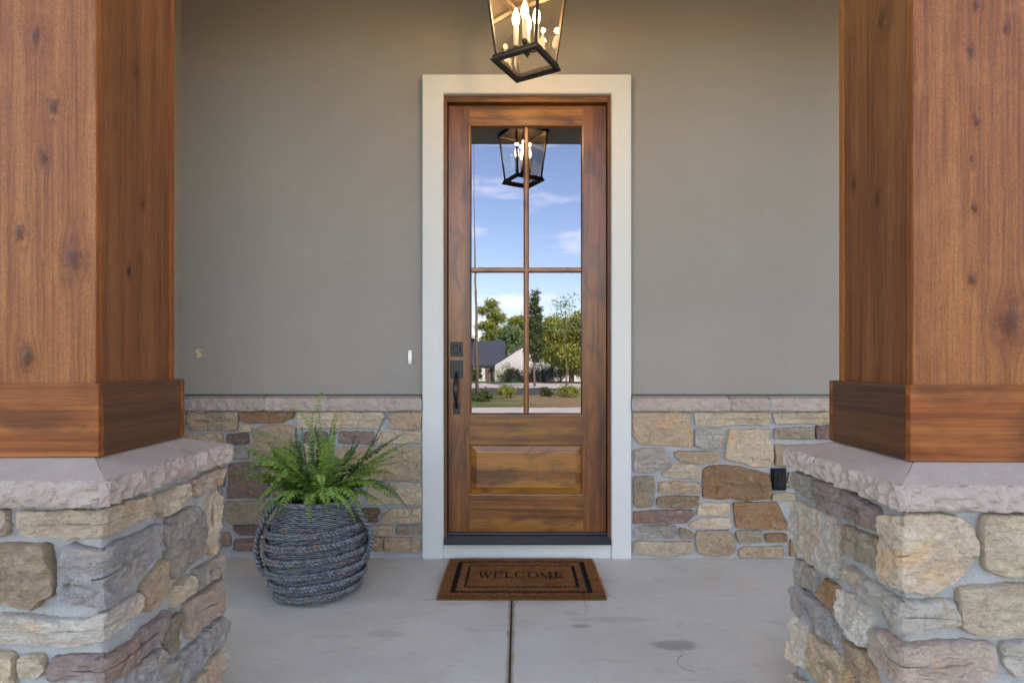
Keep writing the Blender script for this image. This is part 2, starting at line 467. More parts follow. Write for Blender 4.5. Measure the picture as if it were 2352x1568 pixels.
M = {}
M['stucco'] = m_stucco("taupe_stucco", (.258, .230, .206))
M['trim'] = m_stucco("pale_stucco_trim", (.56, .545, .52), .04, .25)
M['stone'] = m_stone()
M['cap'] = m_cap()
M['mortar'] = m_mortar()
M['concrete'] = m_concrete("porch_concrete", True)
M['walk'] = m_concrete("walk_concrete")
M['soil'] = simple("joint_soil", (.085, .05, .025), .95, .1, var=.4, vscale=60, bump=.6, bscale=300)
CED = ((.145, .035, .0075), (.265, .076, .017), (.355, .122, .031))
STONE_COLOUR = dict(t=(.53, .385, .255), c=(.66, .525, .375), g=(.44, .385, .335), o=(.40, .325, .235), r=(.38, .21, .105), m=(.28, .185, .16),
                    l=(.68, .53, .385), w=(.68, .61, .525), k=(.42, .40, .40), p=(.60, .455, .37), n=(.36, .275, .25), b=(.33, .22, .14))
WALL_STONES = [
 ('t', ((-1.875,0.833),(-1.597,0.833),(-1.594,0.741),(-1.618,0.73),(-1.876,0.737))),
 ('r', ((-1.574,0.83),(-1.277,0.833),(-1.286,0.799),(-1.344,0.777),(-1.551,0.774),(-1.576,0.791))),
 ('c', ((-1.253,0.83),(-0.767,0.831),(-0.761,0.807),(-0.796,0.745),(-1.095,0.745),(-1.253,0.745))),
 ('t', ((-0.734,0.826),(-0.556,0.83),(-0.554,0.741),(-0.73,0.741))),
 ('c', ((-1.58,0.752),(-1.518,0.752),(-1.518,0.725),(-1.58,0.725))),
 ('t', ((-1.875,0.704),(-1.684,0.708),(-1.68,0.666),(-1.875,0.658))),
 ('m', ((-1.657,0.704),(-1.539,0.708),(-1.536,0.658),(-1.601,0.65),(-1.657,0.662))),
 ('t', ((-1.493,0.737),(-1.452,0.753),(-1.286,0.755),(-1.273,0.737),(-1.273,0.571),(-1.51,0.567),(-1.514,0.662))),
 ('m', ((-1.211,0.719),(-1.111,0.719),(-1.087,0.712),(-1.087,0.662),(-1.211,0.662))),
 ('m', ((-1.016,0.72),(-0.829,0.719),(-0.825,0.658),(-1.016,0.661))),
 ('c', ((-0.8,0.716),(-0.556,0.722),(-0.554,0.661),(-0.796,0.661))),
 ('g', ((-1.634,0.621),(-1.539,0.622),(-1.535,0.573),(-1.634,0.571))),
 ('m', ((-1.642,0.538),(-1.518,0.546),(-1.418,0.534),(-1.423,0.351),(-1.651,0.347))),
 ('t', ((-1.394,0.521),(-1.277,0.521),(-1.277,0.455),(-1.394,0.455))),
 ('t', ((-1.045,0.629),(-0.556,0.633),(-0.554,0.451),(-1.037,0.455))),
 ('o', ((-1.663,0.322),(-1.344,0.326),(-1.344,0.281),(-1.418,0.21),(-1.651,0.206),(-1.667,0.272))),
 ('c', ((-0.85,0.405),(-0.771,0.428),(-0.556,0.426),(-0.551,0.312),(-0.85,0.312))),
 ('m', ((-1.618,0.185),(-1.418,0.188),(-1.418,0.14),(-1.584,0.14),(-1.618,0.164))),
 ('m', ((-1.613,0.106),(-1.501,0.11),(-1.497,0.052),(-1.618,0.052))),
 ('t', ((-1.721,0.144),(-1.647,0.144),(-1.638,0.115),(-1.638,0.077),(-1.721,0.073))),
 ('c', ((-0.771,0.239),(-0.722,0.281),(-0.556,0.285),(-0.554,0.21),(-0.775,0.206))),
 ('b', ((-0.887,0.281),(-0.792,0.282),(-0.788,0.252),(-0.887,0.249))),
 ('b', ((-0.887,0.235),(-0.8,0.235),(-0.8,0.21),(-0.887,0.21))),
 ('c', ((-0.829,0.185),(-0.717,0.185),(-0.722,0.14),(-0.829,0.14))),
 ('o', ((-0.688,0.188),(-0.549,0.189),(-0.551,0.141),(-0.688,0.14))),
 ('t', ((-0.829,0.119),(-0.771,0.115),(-0.773,0.048),(-0.829,0.048))),
 ('t', ((-0.755,0.115),(-0.589,0.119),(-0.556,0.098),(-0.557,0.044),(-0.755,0.042))),
 ('b', ((-1.394,0.43),(-1.053,0.434),(-1.049,0.351),(-1.394,0.351))),
 ('t', ((-1.319,0.322),(-1.103,0.322),(-1.103,0.256),(-1.319,0.256))),
 ('o', ((-1.078,0.322),(-0.912,0.322),(-0.912,0.223),(-1.078,0.223))),
 ('c', ((-1.394,0.189),(-1.17,0.231),(-1.17,0.131),(-1.394,0.131))),
 ('m', ((-1.145,0.198),(-0.854,0.189),(-0.854,0.106),(-1.145,0.106))),
 ('t', ((-1.477,0.106),(-1.286,0.106),(-1.286,0.044),(-1.477,0.044))),
 ('g', ((-1.261,0.098),(-1.087,0.081),(-1.087,0.04),(-1.261,0.04))),
 ('t', ((-1.062,0.086),(-0.85,0.086),(-0.85,0.04),(-1.062,0.04))),
 ('c', ((-1.236,0.637),(-1.07,0.637),(-1.07,0.554),(-1.236,0.554))),
 ('t', ((-1.253,0.534),(-1.07,0.534),(-1.07,0.455),(-1.253,0.455))),
 ('t', ((0.659,0.828),(0.972,0.828),(0.976,0.754),(0.988,0.7),(0.982,0.642),(0.819,0.645),(0.696,0.655),(0.659,0.7))),
 ('c', ((1.001,0.826),(1.429,0.828),(1.425,0.764),(1.214,0.761),(1.091,0.755),(1.01,0.758))),
 ('c', ((1.453,0.824),(1.827,0.83),(1.827,0.778),(1.466,0.766))),
 ('g', ((1.01,0.735),(1.168,0.735),(1.156,0.631),(1.05,0.63),(1.01,0.642))),
 ('l', ((1.204,0.732),(1.316,0.73),(1.35,0.739),(1.431,0.732),(1.418,0.686),(1.439,0.659),(1.449,0.577),(1.432,0.522),(1.35,0.526),(1.18,0.57),(1.19,0.659))),
 ('o', ((1.463,0.739),(1.664,0.744),(1.677,0.727),(1.674,0.683),(1.459,0.685))),
 ('m', ((1.698,0.751),(1.841,0.755),(1.841,0.683),(1.698,0.683))),
 ('g', ((0.661,0.614),(0.717,0.628),(0.829,0.621),(0.863,0.553),(0.805,0.509),(0.744,0.49),(0.662,0.499))),
 ('t', ((0.89,0.601),(0.914,0.608),(1.146,0.608),(1.151,0.57),(1.112,0.551),(1.037,0.546),(0.928,0.551),(0.901,0.574))),
 ('l', ((0.822,0.485),(0.88,0.533),(0.982,0.535),(1.035,0.519),(1.033,0.461),(0.928,0.462),(0.832,0.471))),
 ('o', ((0.662,0.464),(0.771,0.464),(0.771,0.372),(0.757,0.301),(0.676,0.298),(0.659,0.315))),
 ('t', ((0.804,0.435),(1.027,0.432),(1.03,0.393),(1.02,0.376),(0.798,0.376))),
 ('r', ((1.057,0.502),(1.085,0.522),(1.187,0.528),(1.282,0.516),(1.425,0.478),(1.432,0.42),(1.439,0.372),(1.425,0.345),(1.269,0.333),(1.207,0.352),(1.132,0.342),(1.054,0.352))),
 ('b', ((0.793,0.342),(0.819,0.349),(1.027,0.352),(1.016,0.304),(0.982,0.294),(0.819,0.292),(0.792,0.304))),
 ('m', ((0.659,0.263),(0.771,0.272),(0.989,0.274),(0.999,0.25),(0.955,0.206),(0.839,0.201),(0.659,0.202))),
 ('c', ((1.03,0.304),(1.054,0.315),(1.197,0.315),(1.204,0.257),(1.18,0.25),(1.02,0.255))),
 ('r', ((1.228,0.315),(1.466,0.318),(1.487,0.291),(1.514,0.223),(1.541,0.175),(1.527,0.165),(1.398,0.171),(1.245,0.178),(1.231,0.25))),
 ('l', ((0.976,0.195),(1.037,0.229),(1.2,0.228),(1.211,0.178),(1.159,0.175),(1.016,0.175),(0.982,0.182))),
 ('g', ((0.665,0.165),(0.696,0.182),(0.894,0.183),(0.901,0.141),(0.887,0.122),(0.676,0.12),(0.662,0.144))),
 ('o', ((0.921,0.171),(0.955,0.165),(0.996,0.144),(0.993,0.117),(0.928,0.117),(0.92,0.141))),
 ('t', ((1.013,0.134),(1.023,0.154),(1.2,0.158),(1.221,0.114),(1.234,0.059),(1.2,0.022),(1.085,0.018),(1.03,0.035),(1.013,0.086))),
 ('o', ((1.241,0.151),(1.262,0.156),(1.381,0.156),(1.381,0.097),(1.262,0.092),(1.241,0.127))),
 ('r', ((1.408,0.137),(1.524,0.139),(1.524,0.1),(1.415,0.097))),
 ('c', ((0.659,0.086),(0.682,0.097),(0.989,0.093),(0.993,0.069),(0.969,0.032),(0.853,0.022),(0.737,0.028),(0.659,0.042))),
 ('t', ((1.258,0.049),(1.309,0.066),(1.504,0.069),(1.51,0.018),(1.459,0.01),(1.262,0.013))),
 ('r', ((1.551,0.107),(1.637,0.114),(1.65,0.018),(1.548,0.018))),
 ('t', ((1.466,0.645),(1.65,0.645),(1.65,0.543),(1.548,0.526),(1.466,0.533))),
 ('c', ((1.538,0.485),(1.637,0.488),(1.637,0.403),(1.538,0.407))),
 ('c', ((1.449,0.359),(1.48,0.371),(1.65,0.369),(1.65,0.335),(1.446,0.335))),
 ('l', ((-2.05,0.016),(-1.997,0.01),(-1.954,0.017),(-1.958,0.066),(-1.993,0.069),(-2.045,0.063))),
 ('t', ((-1.927,0.014),(-1.862,0.008),(-1.823,0.012),(-1.817,0.062),(-1.86,0.063),(-1.93,0.064))),
 ('w', ((-2.053,0.093),(-1.98,0.09),(-1.933,0.093),(-1.941,0.159),(-1.987,0.164),(-2.054,0.161))),
 ('w', ((-1.923,0.089),(-1.855,0.083),(-1.826,0.088),(-1.823,0.161),(-1.859,0.161),(-1.911,0.158))),
 ('g', ((-2.051,0.186),(-1.983,0.183),(-1.932,0.186),(-1.936,0.246),(-1.979,0.249),(-2.049,0.246))),
 ('c', ((-1.916,0.189),(-1.859,0.179),(-1.813,0.185),(-1.818,0.248),(-1.859,0.249),(-1.918,0.249))),
 ('g', ((-2.046,0.274),(-1.929,0.27),(-1.825,0.272),(-1.814,0.369),(-1.932,0.367),(-2.055,0.367))),
 ('c', ((-2.051,0.395),(-1.968,0.388),(-1.924,0.394),(-1.916,0.45),(-1.972,0.457),(-2.049,0.454))),
 ('t', ((-1.901,0.398),(-1.847,0.389),(-1.824,0.392),(-1.82,0.453),(-1.85,0.458),(-1.899,0.453))),
 ('g', ((-2.054,0.481),(-2,0.479),(-1.968,0.483),(-1.957,0.529),(-1.99,0.529),(-2.044,0.528))),
 ('k', ((-1.95,0.478),(-1.873,0.48),(-1.819,0.483),(-1.825,0.527),(-1.872,0.533),(-1.946,0.529))),
 ('p', ((-2.053,0.556),(-1.919,0.546),(-1.813,0.556),(-1.818,0.598),(-1.919,0.602),(-2.043,0.602))),
 ('g', ((-2.05,0.625),(-1.986,0.624),(-1.936,0.629),(-1.945,0.667),(-1.988,0.668),(-2.046,0.667))),
 ('c', ((-2.048,0.691),(-1.968,0.691),(-1.896,0.689),(-1.899,0.726),(-1.972,0.733),(-2.045,0.731))),
 ('p', ((-2.045,0.758),(-1.976,0.751),(-1.899,0.759),(-1.896,0.806),(-1.966,0.809),(-2.046,0.805))),
 ('k', ((-1.805,0.013),(-1.767,0.008),(-1.739,0.016),(-1.742,0.072),(-1.766,0.078),(-1.799,0.071))),
 ('m', ((-1.807,0.099),(-1.774,0.097),(-1.74,0.095),(-1.742,0.194),(-1.777,0.202),(-1.806,0.2))),
 ('r', ((-1.798,0.222),(-1.745,0.22),(-1.685,0.223),(-1.689,0.306),(-1.737,0.313),(-1.797,0.305))),
 ('k', ((-1.803,0.333),(-1.742,0.33),(-1.689,0.33),(-1.688,0.385),(-1.746,0.393),(-1.806,0.384))),
 ('o', ((-1.793,0.411),(-1.734,0.412),(-1.673,0.41),(-1.67,0.494),(-1.736,0.497),(-1.802,0.497))),
 ('t', ((-1.8,0.523),(-1.735,0.523),(-1.673,0.524),(-1.67,0.594),(-1.737,0.602),(-1.805,0.599))),
 ('p', ((1.675,0.01),(1.716,0.013),(1.749,0.016),(1.75,0.051),(1.715,0.058),(1.669,0.051))),
 ('c', ((1.76,0.015),(1.83,0.009),(1.876,0.016),(1.878,0.048),(1.827,0.056),(1.765,0.052))),
 ('c', ((1.895,0.011),(1.986,0.008),(2.058,0.015),(2.055,0.049),(1.994,0.056),(1.901,0.051))),
 ('t', ((2.086,0.012),(2.182,0.007),(2.268,0.012),(2.267,0.05),(2.177,0.053),(2.086,0.051))),
 ('m', ((2.28,0.014),(2.418,0.013),(2.521,0.012),(2.532,0.053),(2.414,0.053),(2.29,0.054))),
 ('p', ((2.551,0.014),(2.648,0.014),(2.716,0.011),(2.721,0.054),(2.65,0.057),(2.553,0.05))),
 ('g', ((2.746,0.014),(2.854,0.011),(2.943,0.013),(2.944,0.052),(2.85,0.053),(2.739,0.052))),
 ('t', ((2.965,0.016),(3.055,0.009),(3.14,0.013),(3.134,0.049),(3.052,0.056),(2.961,0.054))),
 ('l', ((3.157,0.015),(3.232,0.014),(3.307,0.016),(3.302,0.053),(3.232,0.053),(3.151,0.049))),
 ('p', ((3.315,0.016),(3.445,0.007),(3.555,0.011),(3.562,0.054),(3.454,0.056),(3.314,0.052))),
 ('o', ((3.575,0.013),(3.694,0.006),(3.803,0.013),(3.802,0.053),(3.702,0.057),(3.588,0.05))),
 ('t', ((3.815,0.017),(3.937,0.007),(4.025,0.014),(4.023,0.055),(3.93,0.053),(3.822,0.055))),
 ('g', ((4.051,0.012),(4.071,0.009),(4.073,0.015),(4.073,0.049),(4.068,0.053),(4.051,0.051))),
 ('k', ((1.7,0.081),(1.792,0.077),(1.871,0.078),(1.868,0.129),(1.788,0.132),(1.695,0.131))),
 ('m', ((1.883,0.077),(2.022,0.076),(2.122,0.077),(2.125,0.127),(2.019,0.13),(1.891,0.13))),
 ('c', ((2.153,0.081),(2.234,0.077),(2.292,0.077),(2.289,0.125),(2.226,0.128),(2.151,0.132))),
 ('r', ((2.312,0.082),(2.411,0.074),(2.489,0.08),(2.485,0.132),(2.414,0.134),(2.314,0.126))),
 ('g', ((2.509,0.082),(2.581,0.072),(2.628,0.08),(2.626,0.126),(2.581,0.134),(2.504,0.13))),
 ('t', ((2.643,0.075),(2.746,0.075),(2.837,0.076),(2.834,0.128),(2.755,0.13),(2.644,0.131))),
 ('g', ((2.854,0.081),(2.952,0.079),(3.014,0.079),(3.011,0.129),(2.94,0.131),(2.858,0.129))),
 ('r', ((3.039,0.081),(3.15,0.073),(3.225,0.079),(3.237,0.129),(3.149,0.132),(3.03,0.129))),
 ('o', ((3.246,0.079),(3.347,0.072),(3.42,0.078),(3.414,0.129),(3.348,0.128),(3.256,0.127))),
 ('t', ((3.437,0.08),(3.55,0.074),(3.644,0.077),(3.646,0.128),(3.552,0.136),(3.428,0.128))),
 ('t', ((3.669,0.078),(3.723,0.072),(3.757,0.078),(3.754,0.127),(3.711,0.129),(3.657,0.131))),
 ('t', ((3.769,0.076),(3.869,0.072),(3.955,0.08),(3.948,0.129),(3.868,0.135),(3.777,0.129))),
 ('t', ((3.972,0.082),(4.03,0.074),(4.087,0.079),(4.073,0.127),(4.039,0.133),(3.976,0.132))),
 ('k', ((1.565,0.156),(1.615,0.153),(1.633,0.159),(1.638,0.194),(1.611,0.198),(1.564,0.191))),
 ('r', ((1.656,0.157),(1.735,0.155),(1.795,0.156),(1.796,0.193),(1.736,0.196),(1.648,0.194))),
 ('c', ((1.816,0.157),(1.938,0.15),(2.042,0.152),(2.037,0.191),(1.943,0.197),(1.817,0.194))),
 ('r', ((2.056,0.152),(2.14,0.151),(2.206,0.156),(2.2,0.189),(2.145,0.195),(2.065,0.19))),
 ('r', ((2.225,0.152),(2.333,0.155),(2.432,0.158),(2.433,0.19),(2.33,0.196),(2.218,0.189))),
 ('g', ((2.448,0.155),(2.527,0.155),(2.585,0.155),(2.578,0.188),(2.524,0.197),(2.454,0.189))),
 ('c', ((2.604,0.156),(2.682,0.149),(2.76,0.156),(2.753,0.192),(2.692,0.191),(2.594,0.189))),
 ('t', ((2.778,0.153),(2.908,0.153),(3.032,0.153),(3.03,0.194),(2.916,0.191),(2.776,0.189))),
 ('p', ((3.05,0.152),(3.111,0.149),(3.149,0.153),(3.15,0.193),(3.102,0.191),(3.046,0.193))),
 ('r', ((3.166,0.155),(3.288,0.152),(3.384,0.153),(3.383,0.194),(3.29,0.195),(3.169,0.194))),
 ('r', ((3.41,0.155),(3.481,0.151),(3.52,0.154),(3.52,0.192),(3.472,0.192),(3.407,0.192))),
 ('g', ((3.538,0.157),(3.622,0.155),(3.691,0.156),(3.688,0.188),(3.623,0.195),(3.536,0.188))),
 ('g', ((3.709,0.156),(3.834,0.155),(3.945,0.155),(3.946,0.191),(3.835,0.191),(3.713,0.189))),
 ('t', ((3.965,0.156),(4.036,0.148),(4.076,0.153),(4.08,0.189),(4.028,0.193),(3.961,0.193))),
 ('r', ((1.56,0.218),(1.611,0.211),(1.642,0.219),(1.637,0.267),(1.607,0.269),(1.564,0.266))),
 ('m', ((1.662,0.217),(1.797,0.218),(1.906,0.219),(1.9,0.268),(1.793,0.266),(1.663,0.263))),
 ('o', ((1.923,0.216),(2.011,0.213),(2.066,0.221),(2.074,0.268),(2.008,0.267),(1.918,0.269))),
 ('m', ((2.095,0.215),(2.218,0.216),(2.326,0.221),(2.331,0.269),(2.216,0.273),(2.092,0.265))),
 ('c', ((2.343,0.218),(2.427,0.216),(2.493,0.218),(2.491,0.263),(2.432,0.271),(2.344,0.269))),
 ('p', ((2.513,0.221),(2.629,0.214),(2.724,0.217),(2.728,0.269),(2.629,0.269),(2.509,0.269))),
 ('t', ((2.747,0.218),(2.8,0.217),(2.851,0.216),(2.843,0.263),(2.798,0.269),(2.746,0.268))),
 ('p', ((2.867,0.215),(2.932,0.212),(2.992,0.215),(2.982,0.263),(2.937,0.268),(2.863,0.268))),
 ('p', ((3.013,0.217),(3.071,0.211),(3.107,0.22),(3.116,0.267),(3.072,0.273),(3.005,0.265))),
 ('w', ((3.134,0.216),(3.209,0.217),(3.258,0.22),(3.25,0.264),(3.202,0.271),(3.131,0.268))),
 ('c', ((3.27,0.219),(3.387,0.217),(3.481,0.22),(3.479,0.269),(3.384,0.271),(3.272,0.263))),
 ('r', ((3.498,0.217),(3.591,0.216),(3.647,0.215),(3.648,0.263),(3.582,0.272),(3.503,0.264))),
 ('p', ((3.668,0.22),(3.74,0.211),(3.783,0.22),(3.785,0.264),(3.739,0.268),(3.677,0.266))),
 ('p', ((3.802,0.216),(3.873,0.213),(3.914,0.216),(3.924,0.266),(3.874,0.271),(3.812,0.266))),
 ('w', ((3.946,0.219),(4.023,0.213),(4.073,0.219),(4.083,0.269),(4.02,0.267),(3.935,0.268))),
 ('w', ((1.668,0.296),(1.716,0.292),(1.722,0.29),(1.724,0.361),(1.712,0.364),(1.669,0.359))),
 ('g', ((1.748,0.296),(1.845,0.289),(1.935,0.291),(1.936,0.361),(1.851,0.363),(1.746,0.361))),
 ('g', ((1.951,0.29),(2.029,0.291),(2.092,0.291),(2.09,0.361),(2.035,0.367),(1.956,0.362))),
 ('k', ((2.117,0.296),(2.212,0.288),(2.295,0.293),(2.286,0.359),(2.215,0.365),(2.11,0.363))),
 ('r', ((2.305,0.293),(2.389,0.289),(2.454,0.294),(2.461,0.359),(2.395,0.364),(2.312,0.361))),
 ('g', ((2.479,0.29),(2.548,0.286),(2.592,0.294),(2.584,0.363),(2.541,0.367),(2.484,0.359))),
 ('w', ((2.605,0.294),(2.703,0.286),(2.769,0.296),(2.768,0.362),(2.696,0.369),(2.614,0.36))),
 ('t', ((2.787,0.293),(2.869,0.287),(2.915,0.292),(2.918,0.364),(2.856,0.366),(2.782,0.362))),
 ('r', ((2.936,0.29),(3.002,0.289),(3.043,0.296),(3.039,0.365),(3.003,0.366),(2.948,0.363))),
 ('c', ((3.057,0.292),(3.15,0.291),(3.225,0.29),(3.228,0.36),(3.156,0.364),(3.062,0.363))),
 ('l', ((3.242,0.29),(3.378,0.286),(3.493,0.29),(3.49,0.361),(3.373,0.363),(3.244,0.36))),
 ('l', ((3.514,0.293),(3.581,0.287),(3.639,0.293),(3.634,0.362),(3.58,0.363),(3.514,0.365))),
 ('w', ((3.65,0.29),(3.72,0.288),(3.776,0.294),(3.773,0.364),(3.731,0.362),(3.656,0.365))),
 ('m', ((3.798,0.295),(3.859,0.286),(3.909,0.292),(3.903,0.363),(3.854,0.367),(3.792,0.36))),
 ('t', ((3.93,0.29),(4.016,0.291),(4.085,0.294),(4.075,0.362),(4.018,0.363),(3.922,0.365))),
 ('p', ((1.653,0.39),(1.707,0.387),(1.752,0.388),(1.752,0.443),(1.717,0.443),(1.657,0.444))),
 ('k', ((1.763,0.39),(1.857,0.386),(1.926,0.388),(1.923,0.441),(1.862,0.448),(1.771,0.443))),
 ('c', ((1.939,0.391),(2.016,0.384),(2.072,0.389),(2.067,0.445),(2.016,0.445),(1.947,0.445))),
 ('t', ((2.1,0.388),(2.194,0.388),(2.265,0.388),(2.269,0.441),(2.19,0.451),(2.093,0.443))),
 ('l', ((2.286,0.386),(2.348,0.388),(2.376,0.392),(2.375,0.445),(2.338,0.448),(2.294,0.446))),
 ('t', ((2.396,0.392),(2.489,0.385),(2.565,0.391),(2.57,0.444),(2.489,0.449),(2.398,0.443))),
 ('k', ((2.59,0.388),(2.651,0.387),(2.693,0.387),(2.682,0.441),(2.648,0.451),(2.591,0.443))),
 ('c', ((2.712,0.389),(2.761,0.388),(2.801,0.39),(2.805,0.441),(2.758,0.446),(2.707,0.444))),
 ('l', ((2.827,0.39),(2.946,0.385),(3.06,0.386),(3.059,0.444),(2.952,0.451),(2.817,0.443))),
 ('t', ((3.072,0.386),(3.145,0.389),(3.196,0.39),(3.192,0.442),(3.139,0.444),(3.078,0.447))),
 ('r', ((3.218,0.386),(3.317,0.386),(3.384,0.387),(3.387,0.442),(3.309,0.451),(3.212,0.443))),
 ('c', ((3.41,0.389),(3.539,0.388),(3.662,0.392),(3.661,0.443),(3.547,0.448),(3.408,0.443))),
 ('o', ((3.683,0.387),(3.752,0.388),(3.812,0.391),(3.822,0.443),(3.754,0.446),(3.681,0.443))),
 ('c', ((3.842,0.386),(3.921,0.386),(3.977,0.392),(3.979,0.447),(3.915,0.447),(3.841,0.444))),
 ('g', ((3.991,0.388),(4.047,0.382),(4.079,0.387),(4.085,0.445),(4.053,0.443),(4.001,0.44))),
 ('r', ((1.665,0.471),(1.788,0.468),(1.893,0.471),(1.891,0.54),(1.795,0.54),(1.66,0.537))),
 ('k', ((1.917,0.473),(2.024,0.464),(2.106,0.473),(2.105,0.539),(2.016,0.545),(1.916,0.539))),
 ('g', ((2.132,0.47),(2.189,0.467),(2.23,0.468),(2.236,0.538),(2.183,0.546),(2.129,0.54))),
 ('t', ((2.253,0.473),(2.338,0.469),(2.42,0.468),(2.408,0.538),(2.347,0.54),(2.253,0.536))),
 ('t', ((2.429,0.468),(2.558,0.468),(2.655,0.469),(2.66,0.536),(2.555,0.539),(2.429,0.539))),
 ('w', ((2.67,0.472),(2.781,0.465),(2.882,0.471),(2.883,0.538),(2.781,0.541),(2.678,0.535))),
 ('p', ((2.898,0.473),(3.02,0.467),(3.127,0.47),(3.126,0.537),(3.026,0.543),(2.902,0.542))),
 ('g', ((3.147,0.473),(3.254,0.467),(3.342,0.469),(3.349,0.539),(3.256,0.543),(3.135,0.541))),
 ('g', ((3.365,0.469),(3.445,0.47),(3.506,0.47),(3.504,0.541),(3.448,0.539),(3.365,0.537))),
 ('t', ((3.523,0.472),(3.672,0.463),(3.783,0.472),(3.79,0.537),(3.667,0.54),(3.52,0.542))),
 ('g', ((3.805,0.47),(3.868,0.468),(3.902,0.473),(3.889,0.537),(3.858,0.546),(3.8,0.541))),
 ('g', ((3.913,0.474),(4.009,0.468),(4.086,0.473),(4.081,0.538),(4.001,0.538),(3.914,0.541))),
 ('c', ((1.671,0.563),(1.758,0.565),(1.82,0.562),(1.823,0.604),(1.753,0.6),(1.674,0.604))),
 ('m', ((1.834,0.563),(1.971,0.558),(2.067,0.566),(2.076,0.599),(1.966,0.608),(1.843,0.602))),
 ('p', ((2.088,0.568),(2.196,0.559),(2.277,0.564),(2.273,0.599),(2.188,0.608),(2.086,0.599))),
 ('l', ((2.296,0.566),(2.419,0.558),(2.515,0.567),(2.515,0.598),(2.422,0.601),(2.296,0.603))),
 ('l', ((2.536,0.562),(2.611,0.561),(2.676,0.568),(2.672,0.599),(2.623,0.608),(2.539,0.604))),
 ('w', ((2.699,0.567),(2.826,0.559),(2.929,0.564),(2.939,0.6),(2.826,0.604),(2.69,0.598))),
 ('m', ((2.955,0.564),(3.042,0.563),(3.098,0.565),(3.103,0.598),(3.04,0.606),(2.95,0.601))),
 ('g', ((3.116,0.565),(3.197,0.561),(3.24,0.567),(3.247,0.599),(3.188,0.607),(3.115,0.603))),
 ('c', ((3.269,0.569),(3.332,0.56),(3.384,0.563),(3.389,0.601),(3.341,0.602),(3.27,0.602))),
 ('r', ((3.403,0.565),(3.51,0.562),(3.587,0.565),(3.584,0.603),(3.499,0.607),(3.401,0.601))),
 ('r', ((3.601,0.563),(3.697,0.559),(3.776,0.562),(3.769,0.598),(3.699,0.602),(3.604,0.601))),
 ('p', ((3.797,0.567),(3.921,0.559),(4.027,0.566),(4.021,0.604),(3.915,0.602),(3.79,0.598))),
 ('w', ((4.044,0.563),(4.074,0.56),(4.086,0.565),(4.083,0.598),(4.078,0.601),(4.049,0.604))),
 ('m', ((1.864,0.626),(1.908,0.627),(1.945,0.631),(1.936,0.701),(1.908,0.708),(1.861,0.701))),
 ('k', ((1.955,0.628),(2.054,0.625),(2.145,0.626),(2.146,0.703),(2.057,0.704),(1.954,0.705))),
 ('g', ((2.163,0.628),(2.28,0.62),(2.382,0.629),(2.375,0.702),(2.282,0.705),(2.154,0.703))),
 ('t', ((2.393,0.631),(2.457,0.626),(2.489,0.625),(2.49,0.706),(2.447,0.707),(2.403,0.702))),
 ('p', ((2.512,0.627),(2.561,0.628),(2.598,0.625),(2.593,0.703),(2.563,0.704),(2.507,0.702))),
 ('m', ((2.615,0.627),(2.698,0.621),(2.764,0.628),(2.768,0.706),(2.697,0.708),(2.619,0.701))),
 ('r', ((2.781,0.626),(2.899,0.623),(2.991,0.626),(2.982,0.701),(2.889,0.706),(2.779,0.706))),
 ('w', ((3.008,0.628),(3.125,0.621),(3.226,0.63),(3.218,0.704),(3.122,0.703),(3.003,0.7))),
 ('t', ((3.236,0.627),(3.321,0.625),(3.387,0.629),(3.379,0.705),(3.326,0.704),(3.246,0.703))),
 ('w', ((3.398,0.627),(3.513,0.623),(3.591,0.628),(3.584,0.702),(3.508,0.706),(3.4,0.705))),
 ('k', ((3.609,0.628),(3.701,0.621),(3.761,0.63),(3.766,0.705),(3.691,0.707),(3.609,0.707))),
 ('c', ((3.776,0.625),(3.879,0.623),(3.954,0.627),(3.952,0.703),(3.88,0.71),(3.789,0.704))),
 ('t', ((3.964,0.627),(4.029,0.623),(4.081,0.627),(4.086,0.702),(4.031,0.707),(3.966,0.704))),
 ('l', ((1.864,0.733),(1.946,0.729),(2.002,0.731),(1.993,0.806),(1.941,0.809),(1.855,0.808))),
 ('g', ((2.024,0.728),(2.085,0.724),(2.134,0.733),(2.121,0.808),(2.089,0.81),(2.013,0.807))),
 ('m', ((2.145,0.731),(2.242,0.726),(2.311,0.73),(2.311,0.803),(2.238,0.807),(2.144,0.809))),
 ('c', ((2.344,0.731),(2.451,0.73),(2.545,0.729),(2.553,0.804),(2.45,0.81),(2.345,0.805))),
 ('c', ((2.571,0.73),(2.663,0.728),(2.73,0.732),(2.736,0.807),(2.655,0.811),(2.574,0.808))),
 ('g', ((2.747,0.732),(2.813,0.728),(2.843,0.731),(2.851,0.808),(2.805,0.812),(2.748,0.806))),
 ('m', ((2.867,0.731),(2.966,0.725),(3.053,0.733),(3.05,0.804),(2.977,0.809),(2.865,0.803))),
 ('c', ((3.069,0.729),(3.171,0.723),(3.241,0.729),(3.247,0.809),(3.167,0.808),(3.075,0.806))),
 ('w', ((3.265,0.727),(3.353,0.724),(3.407,0.73),(3.413,0.81),(3.35,0.813),(3.269,0.809))),
 ('r', ((3.44,0.732),(3.523,0.725),(3.573,0.73),(3.574,0.804),(3.519,0.812),(3.436,0.805))),
 ('o', ((3.6,0.727),(3.715,0.73),(3.812,0.727),(3.803,0.807),(3.716,0.811),(3.605,0.805))),
 ('t', ((3.829,0.727),(3.898,0.727),(3.944,0.728),(3.947,0.804),(3.896,0.812),(3.82,0.808))),
 ('c', ((3.962,0.732),(4.04,0.728),(4.076,0.727),(4.075,0.809),(4.028,0.809),(3.963,0.808))),
]
